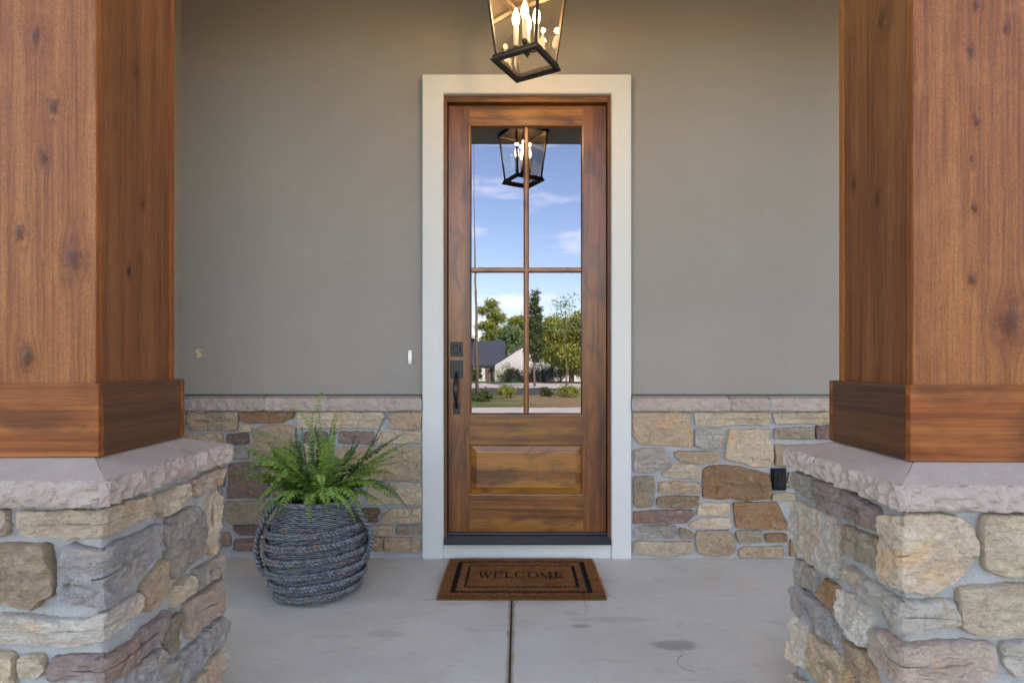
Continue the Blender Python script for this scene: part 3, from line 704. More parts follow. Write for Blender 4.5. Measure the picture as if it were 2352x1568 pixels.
COLUMN_STONES_LEFT = [
 ('p', ((-0.259,0.777),(-0.221,0.777),(-0.22,0.741),(-0.226,0.723),(-0.259,0.723))),
 ('l', ((-0.19,0.771),(-0.098,0.774),(-0.006,0.775),(0.064,0.774),(0.164,0.77),(0.185,0.732),(0.173,0.723),(0.086,0.721),(0.008,0.718),(-0.053,0.719),(-0.12,0.722),(-0.174,0.726),(-0.191,0.745))),
 ('t', ((-0.273,0.696),(-0.132,0.697),(-0.127,0.676),(-0.12,0.621),(-0.115,0.588),(-0.143,0.575),(-0.152,0.559),(-0.215,0.569),(-0.273,0.577))),
 ('k', ((-0.078,0.698),(-0.044,0.687),(0.005,0.681),(0.093,0.685),(0.216,0.682),(0.243,0.668),(0.216,0.638),(0.239,0.609),(0.164,0.59),(0.071,0.568),(0.028,0.547),(-0.008,0.555),(-0.062,0.567),(-0.094,0.574),(-0.096,0.616),(-0.091,0.662))),
 ('w', ((-0.273,0.535),(-0.174,0.534),(-0.098,0.524),(-0.053,0.522),(0.002,0.536),(0.056,0.535),(0.124,0.536),(0.138,0.52),(0.128,0.489),(0.028,0.484),(-0.03,0.477),(-0.089,0.471),(-0.188,0.475),(-0.273,0.48))),
 ('c', ((-0.273,0.453),(-0.212,0.443),(-0.206,0.415),(-0.21,0.374),(-0.273,0.375))),
 ('c', ((-0.183,0.442),(-0.147,0.444),(-0.136,0.414),(-0.152,0.398),(-0.188,0.397))),
 ('n', ((-0.116,0.437),(-0.067,0.441),(-0.021,0.438),(0.015,0.432),(0.086,0.424),(0.252,0.437),(0.248,0.409),(0.216,0.37),(0.124,0.375),(0.056,0.367),(-0.017,0.391),(-0.12,0.393))),
 ('c', ((0.203,0.764),(0.341,0.764),(0.35,0.725),(0.331,0.715),(0.234,0.703),(0.211,0.726))),
 ('p', ((0.379,0.764),(0.547,0.769),(0.554,0.722),(0.401,0.715))),
 ('g', ((0.262,0.687),(0.373,0.689),(0.418,0.672),(0.441,0.604),(0.447,0.546),(0.407,0.53),(0.373,0.535),(0.267,0.522),(0.252,0.621))),
 ('c', ((0.477,0.688),(0.527,0.698),(0.547,0.638),(0.521,0.535),(0.496,0.508),(0.471,0.532),(0.459,0.649))),
 ('g', ((0.39,0.493),(0.56,0.486),(0.56,0.43),(0.401,0.438))),
 ('c', ((0.276,0.491),(0.373,0.488),(0.386,0.465),(0.373,0.443),(0.286,0.434))),
 ('t', ((0.152,0.545),(0.234,0.578),(0.251,0.572),(0.243,0.504),(0.164,0.478),(0.148,0.516))),
 ('p', ((0.347,0.416),(0.554,0.406),(0.563,0.304),(0.363,0.312),(0.341,0.383))),
 ('o', ((0.252,0.407),(0.316,0.403),(0.321,0.352),(0.281,0.315),(0.257,0.316),(0.243,0.362))),
 ('k', ((0.321,0.283),(0.42,0.278),(0.424,0.23),(0.395,0.197),(0.326,0.2))),
 ('k', ((0.439,0.281),(0.56,0.279),(0.581,0.229),(0.541,0.203),(0.441,0.215))),
 ('k', ((0.104,0.355),(0.216,0.348),(0.234,0.328),(0.216,0.284),(0.164,0.271),(0.093,0.292))),
 ('g', ((0.262,0.281),(0.291,0.282),(0.299,0.238),(0.281,0.203),(0.252,0.22))),
 ('p', ((0.465,0.165),(0.567,0.183),(0.581,0.109),(0.554,0.084),(0.465,0.103))),
 ('g', ((-0.553,0.021),(-0.486,0.016),(-0.445,0.026),(-0.438,0.109),(-0.493,0.11),(-0.562,0.107))),
 ('c', ((-0.428,0.021),(-0.379,0.024),(-0.356,0.023),(-0.357,0.107),(-0.379,0.108),(-0.427,0.106))),
 ('t', ((-0.561,0.129),(-0.443,0.128),(-0.343,0.134),(-0.347,0.223),(-0.441,0.223),(-0.553,0.223))),
 ('c', ((-0.556,0.248),(-0.438,0.247),(-0.352,0.253),(-0.351,0.342),(-0.442,0.344),(-0.555,0.343))),
 ('k', ((-0.556,0.37),(-0.501,0.362),(-0.455,0.37),(-0.466,0.427),(-0.505,0.435),(-0.563,0.43))),
 ('p', ((-0.436,0.366),(-0.392,0.359),(-0.351,0.368),(-0.356,0.427),(-0.39,0.432),(-0.439,0.428))),
 ('c', ((-0.565,0.458),(-0.44,0.45),(-0.353,0.457),(-0.345,0.554),(-0.441,0.563),(-0.561,0.557))),
 ('c', ((-0.556,0.584),(-0.485,0.583),(-0.44,0.586),(-0.436,0.632),(-0.49,0.637),(-0.564,0.636))),
 ('p', ((-0.418,0.581),(-0.368,0.576),(-0.353,0.586),(-0.348,0.633),(-0.38,0.64),(-0.421,0.635))),
 ('g', ((-0.558,0.661),(-0.449,0.659),(-0.352,0.662),(-0.348,0.718),(-0.447,0.724),(-0.558,0.719))),
 ('c', ((-0.559,0.746),(-0.445,0.743),(-0.349,0.748),(-0.345,0.765),(-0.45,0.771),(-0.555,0.77))),
 ('g', ((-0.336,0.024),(-0.27,0.022),(-0.237,0.025),(-0.225,0.093),(-0.267,0.101),(-0.333,0.098))),
 ('l', ((-0.209,0.026),(-0.148,0.023),(-0.096,0.022),(-0.094,0.092),(-0.149,0.102),(-0.205,0.098))),
 ('k', ((-0.082,0.02),(0.005,0.017),(0.079,0.027),(0.078,0.094),(0.007,0.1),(-0.076,0.097))),
 ('t', ((0.1,0.025),(0.239,0.017),(0.359,0.024),(0.356,0.099),(0.233,0.101),(0.102,0.093))),
 ('l', ((0.366,0.023),(0.402,0.019),(0.446,0.02),(0.443,0.093),(0.414,0.1),(0.369,0.098))),
 ('g', ((-0.333,0.125),(-0.215,0.123),(-0.113,0.124),(-0.11,0.161),(-0.211,0.166),(-0.332,0.164))),
 ('g', ((-0.096,0.119),(-0.023,0.122),(0.028,0.122),(0.032,0.158),(-0.03,0.167),(-0.097,0.162))),
 ('c', ((0.053,0.124),(0.173,0.118),(0.27,0.126),(0.275,0.16),(0.163,0.162),(0.048,0.158))),
 ('c', ((0.293,0.123),(0.371,0.122),(0.442,0.125),(0.444,0.163),(0.369,0.165),(0.29,0.162))),
 ('w', ((-0.334,0.189),(-0.232,0.184),(-0.158,0.187),(-0.155,0.274),(-0.234,0.28),(-0.333,0.275))),
 ('g', ((-0.135,0.185),(-0.06,0.185),(-0.013,0.19),(-0.007,0.277),(-0.064,0.278),(-0.144,0.276))),
 ('g', ((0.016,0.187),(0.041,0.184),(0.074,0.19),(0.073,0.279),(0.036,0.278),(0.003,0.28))),
]
COLUMN_STONES_RIGHT = [
 ('l', ((0.083,0.742),(0.011,0.758),(-0.015,0.765),(-0.083,0.766),(-0.115,0.765),(-0.147,0.742),(-0.16,0.699),(-0.151,0.662),(-0.129,0.629),(-0.097,0.606),(-0.061,0.587),(-0.015,0.594),(0.019,0.593),(0.079,0.589),(0.088,0.63),(0.087,0.679))),
 ('c', ((-0.185,0.766),(-0.332,0.766),(-0.332,0.631),(-0.233,0.629),(-0.192,0.644),(-0.183,0.699))),
 ('c', ((-0.131,0.595),(-0.197,0.6),(-0.332,0.608),(-0.332,0.498),(-0.178,0.494),(-0.133,0.51),(-0.129,0.551))),
 ('w', ((0.231,0.566),(0.111,0.562),(0.019,0.555),(-0.015,0.566),(-0.113,0.57),(-0.122,0.537),(-0.12,0.524),(-0.043,0.504),(0.019,0.495),(0.079,0.499),(0.145,0.512),(0.236,0.528))),
 ('p', ((0.127,0.434),(0.079,0.462),(0.011,0.458),(-0.061,0.469),(-0.197,0.472),(-0.21,0.442),(-0.21,0.4),(-0.106,0.385),(-0.006,0.375),(0.063,0.373),(0.132,0.386))),
 ('w', ((-0.228,0.47),(-0.332,0.475),(-0.332,0.402),(-0.251,0.403),(-0.233,0.428))),
 ('g', ((0.533,0.762),(0.428,0.761),(0.434,0.704),(0.499,0.708),(0.561,0.714))),
 ('n', ((0.416,0.757),(0.287,0.768),(0.111,0.753),(0.095,0.706),(0.145,0.702),(0.276,0.692),(0.386,0.692),(0.419,0.72))),
 ('w', ((0.568,0.652),(0.526,0.666),(0.308,0.675),(0.276,0.653),(0.271,0.587),(0.287,0.515),(0.374,0.505),(0.526,0.508),(0.561,0.568))),
 ('o', ((0.256,0.67),(0.103,0.677),(0.095,0.647),(0.095,0.608),(0.189,0.599),(0.256,0.615))),
 ('g', ((0.526,0.482),(0.41,0.492),(0.398,0.43),(0.526,0.424))),
 ('r', ((0.357,0.482),(0.287,0.489),(0.292,0.417),(0.329,0.412),(0.374,0.428))),
 ('k', ((0.568,0.374),(0.512,0.4),(0.351,0.396),(0.276,0.362),(0.261,0.314),(0.363,0.315),(0.526,0.32))),
 ('w', ((0.281,0.48),(0.217,0.493),(0.136,0.48),(0.132,0.447),(0.153,0.39),(0.227,0.391),(0.276,0.401))),
 ('w', ((0.561,0.252),(0.512,0.307),(0.462,0.292),(0.459,0.168),(0.575,0.139))),
 ('t', ((0.447,0.231),(0.41,0.298),(0.256,0.311),(0.198,0.288),(0.145,0.282),(0.318,0.17),(0.434,0.176))),
 ('t', ((0.236,0.36),(0.171,0.366),(0.127,0.348),(0.103,0.321),(0.18,0.293),(0.236,0.305))),
 ('w', ((0.568,0.09),(0.472,0.111),(0.472,0.054),(0.568,-0.003))),
 ('r', ((-0.562,0.021),(-0.482,0.021),(-0.437,0.021),(-0.434,0.1),(-0.492,0.1),(-0.557,0.101))),
 ('l', ((-0.412,0.026),(-0.348,0.018),(-0.3,0.021),(-0.295,0.096),(-0.353,0.103),(-0.413,0.098))),
 ('k', ((-0.565,0.127),(-0.449,0.118),(-0.368,0.124),(-0.372,0.225),(-0.452,0.23),(-0.557,0.23))),
 ('o', ((-0.352,0.122),(-0.317,0.12),(-0.307,0.122),(-0.303,0.228),(-0.309,0.234),(-0.34,0.229))),
 ('w', ((-0.56,0.252),(-0.413,0.248),(-0.3,0.25),(-0.299,0.331),(-0.423,0.337),(-0.559,0.329))),
 ('c', ((-0.566,0.357),(-0.487,0.352),(-0.434,0.361),(-0.435,0.453),(-0.494,0.453),(-0.556,0.453))),
 ('o', ((-0.409,0.359),(-0.383,0.352),(-0.351,0.358),(-0.353,0.452),(-0.389,0.458),(-0.409,0.453))),
 ('k', ((-0.567,0.481),(-0.452,0.48),(-0.353,0.48),(-0.354,0.528),(-0.457,0.533),(-0.563,0.53))),
 ('o', ((-0.564,0.556),(-0.506,0.553),(-0.466,0.551),(-0.465,0.643),(-0.5,0.643),(-0.553,0.64))),
 ('t', ((-0.446,0.551),(-0.396,0.553),(-0.349,0.552),(-0.35,0.642),(-0.397,0.645),(-0.451,0.644))),
 ('l', ((-0.556,0.671),(-0.456,0.668),(-0.352,0.669),(-0.355,0.754),(-0.453,0.757),(-0.562,0.754))),
 ('k', ((-0.274,0.02),(-0.156,0.018),(-0.049,0.023),(-0.045,0.121),(-0.148,0.125),(-0.285,0.122))),
 ('r', ((-0.035,0.021),(0.035,0.021),(0.089,0.023),(0.084,0.121),(0.043,0.121),(-0.025,0.121))),
 ('p', ((0.098,0.023),(0.199,0.021),(0.277,0.024),(0.281,0.123),(0.2,0.121),(0.098,0.12))),
 ('o', ((0.304,0.024),(0.364,0.017),(0.437,0.026),(0.437,0.119),(0.362,0.128),(0.296,0.123))),
 ('t', ((-0.279,0.151),(-0.193,0.146),(-0.129,0.145),(-0.124,0.278),(-0.191,0.28),(-0.281,0.279))),
 ('g', ((-0.116,0.151),(-0.055,0.145),(-0.01,0.149),(-0.01,0.28),(-0.048,0.284),(-0.109,0.276))),
 ('c', ((0.001,0.145),(0.042,0.144),(0.085,0.149),(0.085,0.279),(0.04,0.28),(-0.001,0.275))),
]
SIDE_STONES = [
 ('p', ((2.316,0.016),(2.437,0.012),(2.529,0.016),(2.53,0.098),(2.432,0.101),(2.318,0.093))),
 ('k', ((2.548,0.013),(2.607,0.009),(2.632,0.017),(2.643,0.097),(2.6,0.1),(2.551,0.095))),
 ('l', ((2.657,0.016),(2.72,0.011),(2.757,0.01),(2.755,0.098),(2.715,0.097),(2.658,0.097))),
 ('p', ((2.774,0.016),(2.897,0.007),(2.995,0.015),(2.998,0.095),(2.902,0.102),(2.775,0.093))),
 ('l', ((3.024,0.017),(3.104,0.01),(3.17,0.016),(3.165,0.095),(3.106,0.098),(3.019,0.095))),
 ('l', ((2.327,0.124),(2.381,0.117),(2.431,0.123),(2.434,0.196),(2.382,0.193),(2.318,0.196))),
 ('r', ((2.456,0.126),(2.525,0.117),(2.558,0.125),(2.562,0.191),(2.519,0.193),(2.457,0.193))),
 ('c', ((2.583,0.124),(2.677,0.117),(2.739,0.125),(2.734,0.191),(2.676,0.195),(2.589,0.195))),
 ('t', ((2.765,0.126),(2.869,0.116),(2.948,0.124),(2.956,0.191),(2.872,0.193),(2.754,0.192))),
 ('l', ((2.971,0.124),(3.06,0.121),(3.113,0.123),(3.115,0.19),(3.057,0.197),(2.976,0.193))),
 ('p', ((3.138,0.125),(3.166,0.121),(3.174,0.12),(3.169,0.191),(3.157,0.2),(3.135,0.195))),
 ('c', ((2.325,0.222),(2.369,0.216),(2.409,0.218),(2.411,0.252),(2.374,0.258),(2.323,0.251))),
 ('p', ((2.419,0.222),(2.497,0.213),(2.557,0.221),(2.554,0.255),(2.503,0.253),(2.429,0.256))),
 ('g', ((2.569,0.221),(2.691,0.217),(2.798,0.22),(2.799,0.251),(2.695,0.254),(2.563,0.251))),
 ('c', ((2.819,0.219),(2.876,0.22),(2.911,0.217),(2.91,0.252),(2.87,0.256),(2.813,0.256))),
 ('c', ((2.928,0.22),(2.983,0.217),(3.023,0.221),(3.017,0.255),(2.988,0.257),(2.934,0.25))),
 ('w', ((3.038,0.221),(3.119,0.213),(3.173,0.219),(3.173,0.254),(3.117,0.256),(3.037,0.256))),
 ('w', ((2.315,0.28),(2.383,0.276),(2.42,0.282),(2.418,0.362),(2.38,0.361),(2.323,0.357))),
 ('t', ((2.44,0.278),(2.531,0.281),(2.595,0.278),(2.591,0.362),(2.527,0.363),(2.443,0.363))),
 ('p', ((2.612,0.28),(2.692,0.279),(2.768,0.279),(2.765,0.36),(2.7,0.364),(2.612,0.36))),
 ('t', ((2.788,0.278),(2.859,0.274),(2.922,0.281),(2.923,0.359),(2.871,0.36),(2.781,0.359))),
 ('g', ((2.951,0.282),(2.998,0.278),(3.029,0.277),(3.034,0.361),(3.001,0.362),(2.95,0.358))),
 ('g', ((3.049,0.277),(3.122,0.28),(3.165,0.28),(3.169,0.358),(3.125,0.361),(3.055,0.363))),
 ('c', ((2.321,0.387),(2.39,0.387),(2.436,0.384),(2.441,0.436),(2.394,0.445),(2.321,0.435))),
 ('r', ((2.454,0.384),(2.55,0.38),(2.641,0.388),(2.635,0.435),(2.554,0.439),(2.463,0.436))),
 ('p', ((2.658,0.388),(2.727,0.387),(2.774,0.384),(2.784,0.441),(2.725,0.44),(2.662,0.437))),
 ('p', ((2.798,0.39),(2.912,0.384),(2.993,0.384),(2.995,0.441),(2.916,0.445),(2.806,0.437))),
 ('g', ((3.012,0.384),(3.109,0.383),(3.168,0.388),(3.172,0.436),(3.11,0.441),(3.012,0.44))),
 ('c', ((2.323,0.466),(2.424,0.46),(2.514,0.468),(2.511,0.549),(2.422,0.55),(2.325,0.551))),
 ('m', ((2.527,0.468),(2.6,0.46),(2.631,0.468),(2.634,0.549),(2.589,0.553),(2.53,0.55))),
 ('g', ((2.655,0.463),(2.734,0.46),(2.789,0.463),(2.783,0.547),(2.727,0.551),(2.654,0.547))),
 ('l', ((2.811,0.467),(2.921,0.462),(3.014,0.466),(3.002,0.547),(2.917,0.553),(2.811,0.55))),
 ('g', ((3.023,0.464),(3.105,0.461),(3.175,0.468),(3.166,0.547),(3.104,0.55),(3.032,0.546))),
 ('g', ((2.323,0.574),(2.405,0.576),(2.454,0.579),(2.458,0.666),(2.398,0.667),(2.323,0.665))),
 ('t', ((2.485,0.572),(2.535,0.571),(2.573,0.579),(2.576,0.669),(2.531,0.668),(2.482,0.663))),
 ('m', ((2.603,0.574),(2.672,0.569),(2.723,0.578),(2.727,0.663),(2.673,0.671),(2.59,0.667))),
 ('l', ((2.743,0.572),(2.832,0.572),(2.895,0.575),(2.886,0.664),(2.829,0.669),(2.743,0.666))),
 ('k', ((2.911,0.573),(3.049,0.575),(3.171,0.575),(3.172,0.668),(3.054,0.668),(2.908,0.667))),
 ('c', ((2.318,0.694),(2.383,0.685),(2.421,0.694),(2.427,0.81),(2.38,0.811),(2.322,0.804))),
 ('t', ((2.447,0.692),(2.576,0.687),(2.693,0.692),(2.699,0.81),(2.575,0.814),(2.438,0.809))),
 ('t', ((2.718,0.693),(2.84,0.693),(2.945,0.693),(2.947,0.805),(2.847,0.814),(2.721,0.804))),
 ('o', ((2.976,0.694),(3.024,0.687),(3.061,0.693),(3.061,0.804),(3.031,0.813),(2.969,0.805))),
 ('t', ((3.094,0.691),(3.145,0.691),(3.169,0.694),(3.165,0.803),(3.134,0.807),(3.088,0.806))),
]

# ------------------------------------------------------------------ stone builder
def stone_object(poly, colour, protr, mapfn, parent, seed, flip=False, off=(0, 0, 0), name="stone"):
    """one dressed stone: a rounded outline in face coordinates (u, v), raised from the mortar with a split, uneven face"""
    rs = random.Random(seed)
    P = [Vector(p) for p in poly]
    area = sum(P[i].x * P[(i + 1) % len(P)].y - P[(i + 1) % len(P)].x * P[i].y for i in range(len(P)))
    if area < 0: P.reverse()
    Q = []
    J = []
    for i in range(len(P)):                                    # break the long edges into short, slightly crooked runs
        a, b = P[i], P[(i + 1) % len(P)]
        n_ = max(1, round((b - a).length / .034))
        nn = Vector((-(b - a).y, (b - a).x)).normalized()
        J.append(a)
        for j in range(1, n_):
            J.append(a.lerp(b, (j + rs.uniform(-.25, .25)) / n_) + nn * rs.uniform(-.0038, .0030))
    P = J
    for i in range(len(P)):                                    # knock the corners off
        a, b = P[i], P[(i + 1) % len(P)]
        k = min(.14, .003 / max((b - a).length, 1e-4))
        Q += [a.lerp(b, k), a.lerp(b, 1 - k)]
    D = []
    for i in range(len(Q)):
        a, b = Q[i], Q[(i + 1) % len(Q)]
        n_ = max(1, int((b - a).length / .0068))
        D += [a.lerp(b, j / n_) for j in range(n_)]
    m = len(D)
    N = []
    for i in range(m):
        t = D[(i + 1) % m] - D[i - 1]
        N.append(Vector((-t.y, t.x)).normalized())            # inward for a CCW outline
    so = Vector((rs.uniform(-50, 50), rs.uniform(-50, 50), rs.uniform(-50, 50)))
    D = [D[i] + N[i] * (-.0050 + .0022 * noise.noise(Vector((D[i].x * 55, D[i].y * 55, 0)) + so) + .003 * noise.noise(Vector((D[i].x * 150, D[i].y * 150, 3)) + so)) for i in range(m)]
    c = sum(D, Vector((0, 0))) / m
    xx = sum((d.x - c.x) ** 2 for d in D); yy = sum((d.y - c.y) ** 2 for d in D); xy = sum((d.x - c.x) * (d.y - c.y) for d in D)
    th = .5 * math.atan2(2 * xy, xx - yy)
    ax = Vector((math.cos(th), math.sin(th))); ay = Vector((-ax.y, ax.x))
    L = max((d - c).dot(ax) for d in D) - min((d - c).dot(ax) for d in D)
    Wd = max((d - c).dot(ay) for d in D) - min((d - c).dot(ay) for d in D)
    half = max(0.0, (L - Wd) / 2 * .92)
    sc = min(1.0, Wd / .07)
    tx, ty = rs.uniform(-.35, .35), rs.uniform(-.3, .3)
    ledge_dir = rs.uniform(-.5, .5)
    rough_k = rs.uniform(.6, 1.25)
    rings = []
    for ins, dep in ((0, -.35), (.0, .68), (.0024, 1.0)):
        rings.append([(D[i] + N[i] * ins * sc, dep) for i in range(m)])
    last = [q for q, _ in rings[-1]]
    steps = max(5, min(18, int(Wd / .013)))
    for s in range(1, steps + 1):
        t = s / steps * .965
        rings.append([(p.lerp(c + ax * max(-half, min(half, (p - c).dot(ax))), t), 1.0) for p in last])
    verts = []
    for ring in rings:
        for q, dep in ring:
            w = max(0.0, dep)
            e = Vector((q.x, q.y, 0))
            f1 = noise.fractal(e * 9 + so, 1.0, 2.0, 3)
            f2 = noise.fractal(e * 42 + so, 1.0, 2.1, 4)
            lg = noise.noise(Vector(((q.x + ledge_dir * q.y) * 5, (q.y - ledge_dir * q.x) * 17, 7)) + so)
            st = math.floor(lg * 3.2 + .5) / 3.2
            st = lg * .35 + st * .65
            rg = 1 - abs(noise.noise(e * 26 + so)) * 2
            d = protr * (dep + w * (.22 * f1 + .26 * f2 + rough_k * (.56 * st + .18 * rg))) + w * ((q - c).dot(ax) * tx * .05 + (q - c).dot(ay) * ty * .10)
            if w:
                vd, vp = noise.voronoi(e * 17 + so * 1.3)
                c0 = vp[0]; hv = noise.cell_vector(c0 * 3.7)
                lv = e * 17 + so * 1.3 - c0
                d += protr * w * .42 * ((hv.x - .5) * lv.x * 1.6 + (hv.y - .5) * lv.y * 1.6 + (hv.z - .5) * .55)
            if dep > .2: d = max(d, protr * .22)
            verts.append(mapfn(q.x, q.y, d))
    faces = []
    for r_ in range(len(rings) - 1):
        for i in range(m):
            j = (i + 1) % m
            faces.append((r_ * m + i, r_ * m + j, (r_ + 1) * m + j, (r_ + 1) * m + i))
    faces.append(tuple((len(rings) - 1) * m + i for i in range(m)))
    if flip: faces = [f[::-1] for f in faces]
    mb = MB(); mb.v = verts; mb.f = faces
    o = mb.build(name, M['stone'], parent, off, smooth=True)
    o.data.set_sharp_from_angle(angle=R(28))
    k = rs.uniform(.9, 1.1)
    o.color = tuple(x * k for x in STONE_COLOUR[colour]) + (1,)
    return o


def cap_piece(P0, P1, Q0, Q1, zb, zo, zi, parent, seed, mat, amp=.011, off=(0, 0, 0), gap=.004, name="cap_stone"):
    """a coping stone: split rock face along P0-P1, top sloping up to Q0-Q1"""
    P0, P1, Q0, Q1 = (Vector(p) for p in (P0, P1, Q0, Q1))
    t = (P1 - P0).normalized()
    outn = Vector((t.y, -t.x))
    if outn.dot(P0 - Q0) < 0: outn = -outn
    P0, Q0, P1, Q1 = P0 + t * gap, Q0 + t * gap, P1 - t * gap, Q1 - t * gap
    L = (P1 - P0).length
    n_ = max(2, int(L / .0075))
    rows = 8
    so = Vector((seed * 13.7, seed * 5.1, seed * 2.3))
    mb = MB()
    prof = rows + 1 + 2 + 3
    for i in range(n_ + 1):
        k = i / n_
        p, q = P0.lerp(P1, k), Q0.lerp(Q1, k)
        pts = [(q.x, q.y, zb), ((p + (q - p) * .12).x, (p + (q - p) * .12).y, zb)]
        for j in range(rows + 1):
            h = j / rows
            z = zb + (zo - zb) * h
            s = L * k
            if amp:
                F1 = noise.voronoi(Vector((s * 26, z * 30, 0)) + so)[0][0]
                d = amp * (F1 * 1.5 - .75) + amp * .5 * noise.fractal(Vector((s * 40, z * 60, 2)) + so, 1, 2, 3) - amp * .7 * h * h - amp * .5 * (1 - h) ** 3
                if i in (0, n_): d -= amp * .7
                z += (amp * .22 * noise.noise(Vector((s * 30, h * 3, 5)) + so)) * (1 if j in (0, rows) else .6)
            else: d = 0
            w = p + outn * d
            pts.append((w.x, w.y, z))
        for h in (.12, .5, 1.0):
            w = p.lerp(q, h)
            pts.append((w.x, w.y, zo + (zi - zo) * h))
        mb.v += pts
    m = len(pts)
    for i in range(n_):
        for j in range(m - 1):
            mb.f.append((i * m + j, i * m + j + 1, (i + 1) * m + j + 1, (i + 1) * m + j))
        mb.f.append((i * m + m - 1, i * m, (i + 1) * m, (i + 1) * m + m - 1))
    mb.f.append(tuple(range(m))[::-1]); mb.f.append(tuple(n_ * m + j for j in range(m)))
    o = mb.build(name, mat, parent, off)
    bm = bmesh.new(); bm.from_mesh(o.data); bmesh.ops.recalc_face_normals(bm, faces=bm.faces[:]); bm.to_mesh(o.data); bm.free()
    return o


# ------------------------------------------------------------------ the ground, street and porch floor
def gz(y):
    """height of the ground: level by the house, falling gently towards the street"""
    pts = [(-800, -1.85), (-78, -1.83), (-62, -1.52), (-46, -1.32), (-29, -1.02), (-10, -.17), (0, -.15), (900, -.15)]
    for (a, za), (b, zb) in zip(pts, pts[1:]):
        if a <= y <= b: return za + (zb - za) * (y - a) / (b - a)
    return pts[0][1]


def strip(name, mat, x0, x1, y0, y1, dz, nx=1, step=4.0, edge=None):
    ys = [y0]
    while ys[-1] < y1 - 1e-6:
        nxt = ys[-1] + (step if abs(ys[-1]) < 120 else 120)
        ys.append(min(nxt, y1))
    for k in (-78, -62, -46, -29, -10, 0):
        if y0 < k < y1: ys.append(k)
    ys = sorted(set(ys))
    mb = MB()
    for y in ys:
        for i in range(nx + 1):
            mb.v.append((x0 + (x1 - x0) * i / nx, y, gz(y) + dz))
    for j in range(len(ys) - 1):
        for i in range(nx):
            a = j * (nx + 1) + i
            mb.f.append((a, a + 1, a + nx + 2, a + nx + 1))
    return tag(mb.build(name, mat), kind="structure")


def m_ground():
    t = NT("lawn_and_pine_straw")
    p = t.n("TexCoord").outputs["Object"]
    g = t.mix(t.noise(p, 3, 5), (.055, .105, .022), (.12, .17, .04))
    s = t.mix(t.noise(p, 6, 5), (.20, .125, .065), (.33, .23, .13))
    sx = t.n("SeparateXYZ", {"Vector": p})
    side = t.math('ADD', sx.outputs[0], t.math('MULTIPLY_ADD', t.noise(p, .25, 3), 9, -4.5))
    c = t.mix(t.ramp(side, -1.2, 1.0), g, s)
    return t.principled(c, .95, t.bump(t.noise(p, 25, 4), .6, .05), .2)


M['ground'] = m_ground()
M['asphalt'] = simple("asphalt", (.055, .055, .058), .85, .3, var=.25, vscale=.7)
strip("ground", M['ground'], -900, 900, -900, 900, 0.0, 6)
strip("road", M['asphalt'], -90, 90, -45, -30, .004, 1)
strip("street_pavement", M['walk'], -90, 90, -61, -45.3, .006, 1)
strip("front_walk", M['walk'], -60, 60, -9.0, -7.1, .02, 1)
tag(MB().box(-.9, .9, -7.1, .70, -.25, -.128).build("front_path", M['walk']), kind="structure")

floor = tag(empty("porch_floor"), "grey broom finished concrete porch floor split by one sawn joint", kind="structure")
for x0, x1 in ((-4.5, -.0335), (-.0265, 4.5)):
    MB().box(x0, x1, .75, 3.262, -.16, 0, .004).build("slab", M['concrete'], floor)
jb = MB()
ny = 90
for i in range(ny + 1):
    y = .8 + (3.2 - .8) * i / ny
    w = .0065
    z = -.004 + .0022 * noise.noise(Vector((0, y * 30, 1)))
    jb.v += [(-.03 - w, y, z - .003), (-.03 + .002 * noise.noise(Vector((3, y * 50, 1))), y, z + .001), (-.03 + w, y, z - .003)]
for i in range(ny):
    jb.f += [(i * 3, i * 3 + 1, i * 3 + 4, i * 3 + 3), (i * 3 + 1, i * 3 + 2, i * 3 + 5, i * 3 + 4)]
jb.build("joint_filler", M['soil'], floor, smooth=True)

# ------------------------------------------------------------------ the house: stucco wall, stone wainscot, ceiling, beam, roof
house = tag(empty("house", (.05, 3.25, 0)), "taupe stucco house front with a stone wainscot on both sides of the door", "house")
HO = (.05, 3.25, 0)
WY = 3.25
mb = MB()
mb.box(-2.3, -.50, WY, 3.42, .93, 3.5)
mb.box(.60, 4.5, WY, 3.42, .93, 3.5)
mb.box(-.50, .60, WY, 3.42, 2.70, 3.5)
mb.build("stucco_wall", M['stucco'], house, HO)
MB().box(-2.3, -.50, 3.262, 3.42, -.1, .929).box(.60, 4.5, 3.262, 3.42, -.1, .929).build("wall_core", M['mortar'], house, HO)
MB().box(-4.5, -1.935, 2.30, 3.249, .93, 3.5).build("side_wall", M['stucco'], house, HO)
M['flash'] = simple("dark_flashing", (.03, .03, .028), .6)
MB().box(-1.93, -.546, 3.243, 3.262, .9245, .9325).box(.645, 4.4, 3.243, 3.262, .9245, .9325).build("weep_screed", M['flash'], house, HO)
# interior seen through the glass: a dark hallway
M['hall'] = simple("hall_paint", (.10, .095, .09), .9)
hb = MB()
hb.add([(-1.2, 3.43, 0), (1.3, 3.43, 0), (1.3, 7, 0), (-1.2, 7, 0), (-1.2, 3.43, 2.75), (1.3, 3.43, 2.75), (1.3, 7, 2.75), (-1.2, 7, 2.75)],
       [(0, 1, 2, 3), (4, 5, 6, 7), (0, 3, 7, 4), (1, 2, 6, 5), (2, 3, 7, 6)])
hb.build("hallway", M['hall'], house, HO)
M['ceiling'] = m_stucco("cream_ceiling", (.66, .60, .50), .04, .2)
MB().box(-4.5, 4.5, 1.29, 3.25, 3.36, 3.40).build("porch_ceiling", M['ceiling'], house, HO)
MB().box(-4.5, 4.5, 1.36, 1.80, 3.13, 3.36).build("porch_beam", M['ceiling'], house, HO)
M['roof'] = simple("roof_shingle", (.06, .058, .055), .9, .2, var=.3, vscale=6)
M['white_paint'] = simple("white_paint", (.75, .74, .72), .6, .4, var=.04)
rb = MB()
